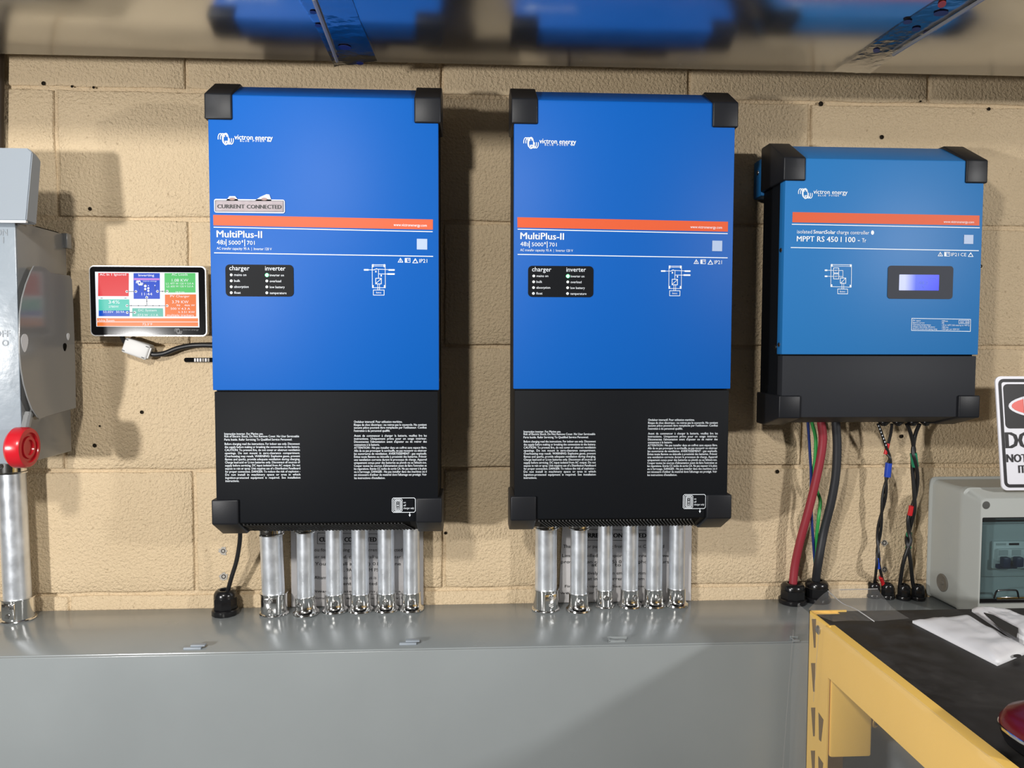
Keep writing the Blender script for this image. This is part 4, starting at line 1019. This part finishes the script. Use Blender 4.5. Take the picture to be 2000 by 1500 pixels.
for x, z in ((.0125, bh-.0195), (.0125, .012), (BWD-.0125, bh-.0195), (BWD-.0125, .012)):
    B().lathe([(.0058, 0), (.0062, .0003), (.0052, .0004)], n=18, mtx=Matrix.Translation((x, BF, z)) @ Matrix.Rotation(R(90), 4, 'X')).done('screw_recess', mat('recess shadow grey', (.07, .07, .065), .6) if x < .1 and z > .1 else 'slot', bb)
B().box(wx0+.001, wx1-.001, -.090, -.086, wz0, wz1).done('inner_plate', 'plastic2', bb)
B().box(wx0+.010, wx1-.01, -.094, -.090, wz0+.034, wz1-.018, .001).done('inner_panel', 'plastic2', bb)
b = B()
b.box(wx0+.002, wx1-.002, -.095, -.090, wz1-.014, wz1-.012); b.done('inner_rib', 'slot', bb)
win = B().box(wx0+.0005, wx1-.0005, BF+.004, BF+.006, wz0+.0005, wz1-.0005).done('window', 'smoke', bb, label='smoked see-through window')
b = B(); b.box(wx0+.0005, wx1-.0005, BF+.0038, BF+.0065, wz0+.0005, wz0+.007); b.box(wx0+.0005, wx0+.003, BF+.0038, BF+.0065, wz0, wz1); b.box(wx0+.0005, wx1, BF+.0038, BF+.0065, wz1-.0026, wz1); b.done('window_border', 'gland', win)
hzz = wz0+.011
b = B(); b.tube(smooth([(wx0+.026, BF+.0035, hzz-.003), (wx0+.029, BF+.0028, hzz+.008), (wx0+.036, BF+.0028, hzz+.010), (wx0+.056, BF+.0028, hzz+.010), (wx0+.063, BF+.0028, hzz+.008), (wx0+.066, BF+.0035, hzz-.003)], 5), .0014, 8); b.done('window_handle', 'gland', win)
B().box(wx0+.030, wx0+.085, BF+.0025, BF+.0045, hzz-.006, hzz-.001, .001).done('latch_strip', 'chrome', win)
# knock-outs and plug on the left side
def side_ring(yc_, zc_, r, wd, name, m, dx=0.0):
    n = 30
    pr = [(r, 0), (r, .0007), (r-wd, .0007), (r-wd, 0)]
    B().lathe(pr, n=n, mtx=Matrix.Translation((.0016+dx, yc_, zc_)) @ Matrix.Rotation(R(-90), 4, 'Y')).done(name, m, bb)
for zz in (.134, .078+.010):
    for r in (.016, .0115, .007): side_ring(-.040, zz, r, .0008, 'knockout_ring', 'plastic')
B().lathe([(.0150, 0), (.0150, .0016), (.0135, .0024), (.0118, .0018), (.004, .0010), (.0035, .0024), (.001, .0024)], n=32, mtx=Matrix.Translation((.0012, -.040, .036)) @ Matrix.Rotation(R(-90), 4, 'Y')).done('hole_plug', 'clearcap', bb, label='shiny translucent round plug')
# breakers inside: things of their own, seen through the window
bq = at(1944, 1113, -.106); brz = bq.z
for k in range(3):
    x0 = bq.x+k*.054
    br = thing('circuit_breaker', ('leftmost double breaker with dark blue toggles behind the smoked window', 'middle double breaker behind the smoked window, cut by the right edge', 'rightmost double breaker inside the grey breaker box')[k], 'breaker', (x0, -.094, brz), 'breakers behind the smoked window')
    B().box(0, .0525, -.006, 0, 0, .044, .001).done('case', 'breaker', br)
    B().box(.004, .0485, -.012, -.006, .014, .033, .001).done('raised_front', 'breaker', br)
    for j in range(2):
        xx = .006+j*.0215
        B().box(xx, xx+.0125, -.022, -.012, .006, .022, .002).done('toggle', 'toggle', br)
        B().box(xx-.002, xx+.0145, -.0066, -.0058, .038, .0415).done('label_strip', 'slot' if j else 'plastic2', br)
        B().box(xx-.001, xx+.0135, -.0128, -.0118, .023, .032).done('rating_label', 'plastic2', br)
    B().box(.003, .036, -.0135, -.006, .0015, .0085, .0015).done('toggle_bar', 'toggle', br)

# ================================================================== DANGER SIGN
sb = at(1956, 957, -.118); sb.z = BZ1+.0022
sg = thing('danger_sign', 'white danger sign with black border, propped on top of the grey breaker box', 'sign', (sb.x, -.118, sb.z), rot=(R(-8.0), 0, 0))
SGW, SGH = .254, .180
FS = Face([(1932+0, 718), (2282, 724), (2290, 962), (1955, 957)], 0, SGW, 0, SGH)
B().prism(rrect(0, SGW, 0, SGH, .009, 6), 'y', -.0012, .0012).done('plate', 'signwhite', sg)
b = B(); t = bmesh.new()
def bord(i, wd, y, r, m, name):
    t = bmesh.new(); o1 = [t.verts.new((x, y, z)) for x, z in rrect(i, SGW-i, i, SGH-i, r, 6)]; o2 = [t.verts.new((x, y, z)) for x, z in rrect(i+wd, SGW-i-wd, i+wd, SGH-i-wd, max(r-wd, .001), 6)]
    n = len(o1)
    for k in range(n): t.faces.new((o1[k], o1[(k+1) % n], o2[(k+1) % n], o2[k]))
    bmesh.ops.recalc_face_normals(t, faces=t.faces)
    me = bpy.data.meshes.new(name); t.to_mesh(me); t.free()
    if me.polygons[0].normal.y > 0: me.flip_normals()
    return finish(me, name, m, sg)
b.bm.free()
bord(.0042, .0052, -.0015, .009, 'signblack', 'border')
hdz0 = .097
B().prism(rrect(.012, SGW-.012, hdz0, SGH-.0125, .007, 5), 'y', -.0017, -.0010).done('header', 'signblack', sg)
def oval(cx_, cz_, rx, rz, y, m, name):
    n = 40; B().prism([(cx_+rx*math.cos(2*math.pi*k/n), cz_+rz*math.sin(2*math.pi*k/n)) for k in range(n)], 'y', y, y+.0006).done(name, m, sg)
hz_c = hdz0+.0355
oval(SGW/2, hz_c, .1085, .0235, -.0021, 'signwhite', 'oval_rim'); oval(SGW/2, hz_c, .1035, .0190, -.0025, 'signred', 'oval')
class FL:
    k = 1.0
    def p(s, u, v): return (u, v)
def stext(t_, xl, xr, zb_, cap, m, nm, bold=.02, y=-.0029):
    P = Print(FL(), y); P.text(t_, xl, xr, zb_, cap, None, bold); P.done(nm, m, sg, kind='stuff')
stext('DANGER', .044, SGW-.044, hz_c-.012, .026, 'signwhite', 'oval_lettering')
stext('DO NOT TOUCH', .0110, SGW-.011, .0660, .0250, 'signblack', 'sign_lettering', .03, -.0017)
stext('NOT ONLY WILL THIS KILL YOU,', .0105, SGW-.0105, .0440, .0125, 'signblack', 'sign_lettering', .03, -.0017)
stext('IT WILL HURT THE WHOLE TIME', .029, SGW-.027, .0270, .0120, 'signblack', 'sign_lettering', .03, -.0017)
stext('YOU ARE DYING', .075, SGW-.075, .0125, .0105, 'signblack', 'sign_lettering', .03, -.0017)

# ================================================================== YELLOW RACK, WRAP AND WHAT LIES ON IT
TX = .5135; TY = -.250; TZ = 1.0585
rk = thing('storage_rack', 'yellow steel storage rack with black deck, in front of the gutter at right', 'rack', (TX, TY, 0))
def rackpt(u, v):   # on the rack's left side plane
    q = sp(u, v, TX); return (q[0]-TY, q[1])
# post: an angle, side flange with teardrop holes and back flange
pd = .060
bp_ = B(); bp_.box(0, .0022, -pd, 0, 0, TZ+.001); bp_.done('post_side', 'yellow', rk)
bp_ = B(); bp_.box(0, .052, -.0022, 0, 0, TZ+.001); bp_.done('post_back', 'yellow', rk)
bp_ = B(); bp_.box(.004, .060, -pd-.002, -.004, TZ-.175, TZ-.004, .003); bp_.done('corner_bracket', 'yellow', rk)
for (u, v, w0, w1, h_) in ((1590, 1237, 8, 3, 56), (1588.5, 1323, 8, 3, 56), (1588.5, 1410, 8, 3, 56), (1588, 1494, 8, 3, 56), (1604, 1420, -10, -3, 57), (1603.5, 1505, -10, -3, 57)):
    if w0 > 0: q = [(u-4, v-h_/2), (u+4, v-h_/2), (u+3, v+h_/2), (u, v+h_/2)]
    else: q = [(u-5, v-h_/2), (u+4.5, v-h_/4), (u, v+h_/2), (u-4, v+h_/2-4)]
    B().prism([rackpt(*z) for z in q], 'x', -.0004, .0010).done('post_slot', mat('slot brown shade', (.16, .095, .03), .7), rk)
y_, z_ = rackpt(1599, 1230); B().lathe([(.0062, 0), (.0062, .0014), (.0040, .0030)], n=16, mtx=Matrix.Translation((0, y_, z_)) @ Matrix.Rotation(R(-90), 4, 'Y')).done('rivet', 'screw', rk, label='grey rivet')
# side and back beams
bz = .064
B().prism([(-.004, TZ-bz), (-.004, TZ-.001), (.0, TZ), (.010, TZ), (.010, TZ-.004), (0, TZ-.005), (0, TZ-bz)], 'y', -1.20, -pd+.006).done('side_beam', 'yellow', rk)
B().box(.004, .85, -.006, 0, TZ-bz, TZ-.002, .001).done('back_beam', 'yellow', rk)
B().prism([(.004, -1.2), (.85, -1.2), (.85, .001), (.040, .001), (.040, -.010), (.004, -.010)], 'z', TZ-.0018, TZ-.0013).done('deck', 'deck', rk)
q = at(1690, 1391, TY-.03)
b = B(); b.tube([(q.x-TX-.03, -.004, q.z), (q.x-TX-.01, -.035, q.z), (q.x-TX+.002, -.055, q.z-.002)], .0075, 12); b.done('pin_tube', 'yellow', rk)
B().lathe([(.0035, 0), (.0035, .001)], n=12, mtx=Matrix.Translation((q.x-TX+.002, -.0555, q.z-.002)) @ Matrix.Rotation(R(90), 4, 'X')).done('pin_bore', 'hole', rk)
B().box(.052, .17, -.020, -.004, q.z-.004, q.z+.012, .001).done('cross_bar', 'yellow', rk)
for dx, dy in ((.80, 0), (0, -1.16), (.80, -1.16)):
    B().prism([(dx, dy), (dx+.045, dy), (dx+.045, dy-.002), (dx+.002, dy-.002), (dx+.002, dy-.04), (dx, dy-.04)], 'z', 0, TZ).done('post', 'yellow', rk)
# clear plastic wrap: curtain down the left side and a flap standing over the corner
t = bmesh.new(); g = []
def wnoise(x, z, s_=0): return noise.noise(Vector((x*9+s_, z*11, s_)))
nY, nZ = 36, 26
for j in range(nZ+1):
    row = []
    for i in range(nY+1):
        f = i/nY; y = TY+.020-.75*f
        z = (TZ+.004)*(1-j/nZ)+.35*(j/nZ)
        bul = .004+.013*(j/nZ)**.5*(1 if i < 6 else .6)
        row.append(t.verts.new((TX-.003-bul-.006*abs(wnoise(y*2, z*1.5)), y, z)))
    g.append(row)
for j in range(nZ):
    for i in range(nY): t.faces.new((g[j][i], g[j][i+1], g[j+1][i+1], g[j+1][i]))
b = B(); b.take(t); wrp = thing('plastic_wrap', 'clear plastic wrap draped over the corner of the yellow rack', 'plastic wrap', (0, 0, 0)); b.done('side_curtain', 'wrap', wrp, 80)
fl = [[(1580, 1189, -.248), (1617, 1154, -.235), (1660, 1149, -.232), (1714, 1150, -.232)],
      [(1582, 1192, -.262), (1632, 1170, -.250), (1672, 1165, -.246), (1726, 1166, -.245)],
      [(1600, 1203, -.285), (1645, 1190, -.275), (1690, 1188, -.270), (1745, 1188, -.265)],
      [(1628, 1214, -.310), (1665, 1212, -.300), (1710, 1213, -.290), (1785, 1213, -.285)]]
t = bmesh.new(); rows = [smooth([at(*q) for q in r_], 5) for r_ in fl]
cols = list(zip(*rows)); fine = [smooth(list(c), 5) for c in cols]
vs = [[t.verts.new(p) for p in c] for c in fine]
for i in range(len(vs)-1):
    for j in range(len(vs[0])-1): t.faces.new((vs[i][j], vs[i+1][j], vs[i+1][j+1], vs[i][j+1]))
b = B(); b.take(t); b.done('corner_flap', 'wrap', wrp, 80)
b = B()
for cr in ([(1617, 1154, -.2352), (1645, 1178, -.262), (1672, 1190, -.278), (1708, 1214, -.2952)], [(1640, 1152, -.2335), (1680, 1151, -.2335), (1714, 1150, -.2335)]):
    b.tube(smooth([at(*q) for q in cr], 6), .0007, 6)
for cr in ([(1618, 1222, -.300), (1612, 1290, -.300), (1606, 1370, -.296)], [(1566, 1230, -.236), (1556, 1350, -.234), (1545, 1500, -.232)]):
    b.tube(smooth([at(*q)+Vector((-.012, 0, 0)) for q in cr], 6), .00025, 6)
b.done('wrap_fold', film('wrap fold shine', .25, .5, .2), wrp, kind='stuff')
# pouches
def pouch(quad, th, label, seed, m='pouch'):
    t = bmesh.new(); n, m_ = 26, 12; top = []; bot = []
    Q = [atz(u, v, TZ) for u, v in quad]
    for j in range(m_+1):
        r1, r2 = [], []
        for i in range(n+1):
            a, c = i/n, j/m_
            p = Q[0].lerp(Q[3], a).lerp(Q[1].lerp(Q[2], a), c)
            e = min(a/.14, (1-a)/.16, c/.2, (1-c)/.2, 1); e = max(0, e)**.6
            wv = noise.noise(Vector((a*5+seed, c*4, 1)))*.0022+noise.noise(Vector((a*14+seed, c*3, 5)))*.0010
            flat = .0010+.0014*abs(noise.noise(Vector((a*3+seed, c*7, 2))))
            r1.append(t.verts.new((p.x, p.y, TZ+.0010+flat+th*e+wv*e))); r2.append(t.verts.new((p.x, p.y, TZ-.0012)))
        top.append(r1); bot.append(r2)
    for j in range(m_):
        for i in range(n):
            t.faces.new((top[j][i], top[j][i+1], top[j+1][i+1], top[j+1][i])); t.faces.new((bot[j][i], bot[j+1][i], bot[j+1][i+1], bot[j][i+1]))
    for i in range(n): t.faces.new((top[0][i], bot[0][i], bot[0][i+1], top[0][i+1])); t.faces.new((top[m_][i], top[m_][i+1], bot[m_][i+1], bot[m_][i]))
    for j in range(m_): t.faces.new((top[j][0], top[j+1][0], bot[j+1][0], bot[j][0])); t.faces.new((top[j][n], bot[j][n], bot[j+1][n], top[j+1][n]))
    bmesh.ops.recalc_face_normals(t, faces=t.faces)
    b = B(); b.take(t); r_ = thing('pouch', label, 'pouch', (0, 0, 0), 'white pouches on the rack deck'); b.done('film_bag', m, r_, 70)
    return r_
pc1 = pouch([(1782, 1215), (1889, 1205), (2012, 1272), (1948, 1299)], .006, 'white pouch lying flat on the deck, nearer the camera, with a hang hole', 1)
pc2 = pouch([(1898, 1193), (1955, 1199), (2060, 1236), (2000, 1262)], .010, 'white pouch with a dark back lying beside the breaker box', 4)
def disc_on(u, v, ru, rv, z, m, nm, par):
    B().prism([(lambda q: (q.x, q.y))(atz(u+ru*math.cos(2*math.pi*k/14), v+rv*math.sin(2*math.pi*k/14), z)) for k in range(14)], 'z', z, z+.0006).done(nm, m, par)
disc_on(1987, 1281.5, 8, 3, TZ+.0036, 'ink', 'hang_hole', pc1)
pb = [atz(u, v, TZ+.0035) for u, v in ((1921, 1209), (1940, 1214), (1988, 1240), (1985, 1258), (1950, 1236))]
B().prism([(q.x, q.y) for q in pb], 'z', TZ+.011, TZ+.0125).done('dark_back', 'deck', pc2)
# dark red rounded case at the right edge
mc = atz(2112, 1466, TZ)
ca = thing('red_case', 'dark red rounded case with a chrome rim on the black deck at right edge', 'case', (mc.x, mc.y, TZ-.0015))
sx_, sy_ = .068, .045
def sell(prof):
    t = bmesh.new(); n = 40; rings = []
    for r, z in prof:
        rings.append([t.verts.new((sx_*r*math.copysign(abs(math.cos(2*math.pi*k/n))**.75, math.cos(2*math.pi*k/n)), sy_*r*math.copysign(abs(math.sin(2*math.pi*k/n))**.75, math.sin(2*math.pi*k/n)), z)) for k in range(n)])
    for i in range(len(rings)-1):
        for k in range(n): t.faces.new((rings[i][k], rings[i][(k+1) % n], rings[i+1][(k+1) % n], rings[i+1][k]))
    t.faces.new(rings[0]); t.faces.new(rings[-1]); bmesh.ops.recalc_face_normals(t, faces=t.faces); b = B(); b.take(t); return b
sell([(.80, 0), (.92, .004), (.97, .012), (.985, .016)]).done('base_shell', 'gland', ca)
sell([(.99, .016), (1.0, .0165), (1.0, .0190), (.99, .0195)]).done('chrome_rim', 'chrome', ca)
sell([(.985, .0195), (.98, .024), (.90, .031), (.70, .036), (.4, .038), (.05, .0385)]).done('red_lid', 'maroon', ca)
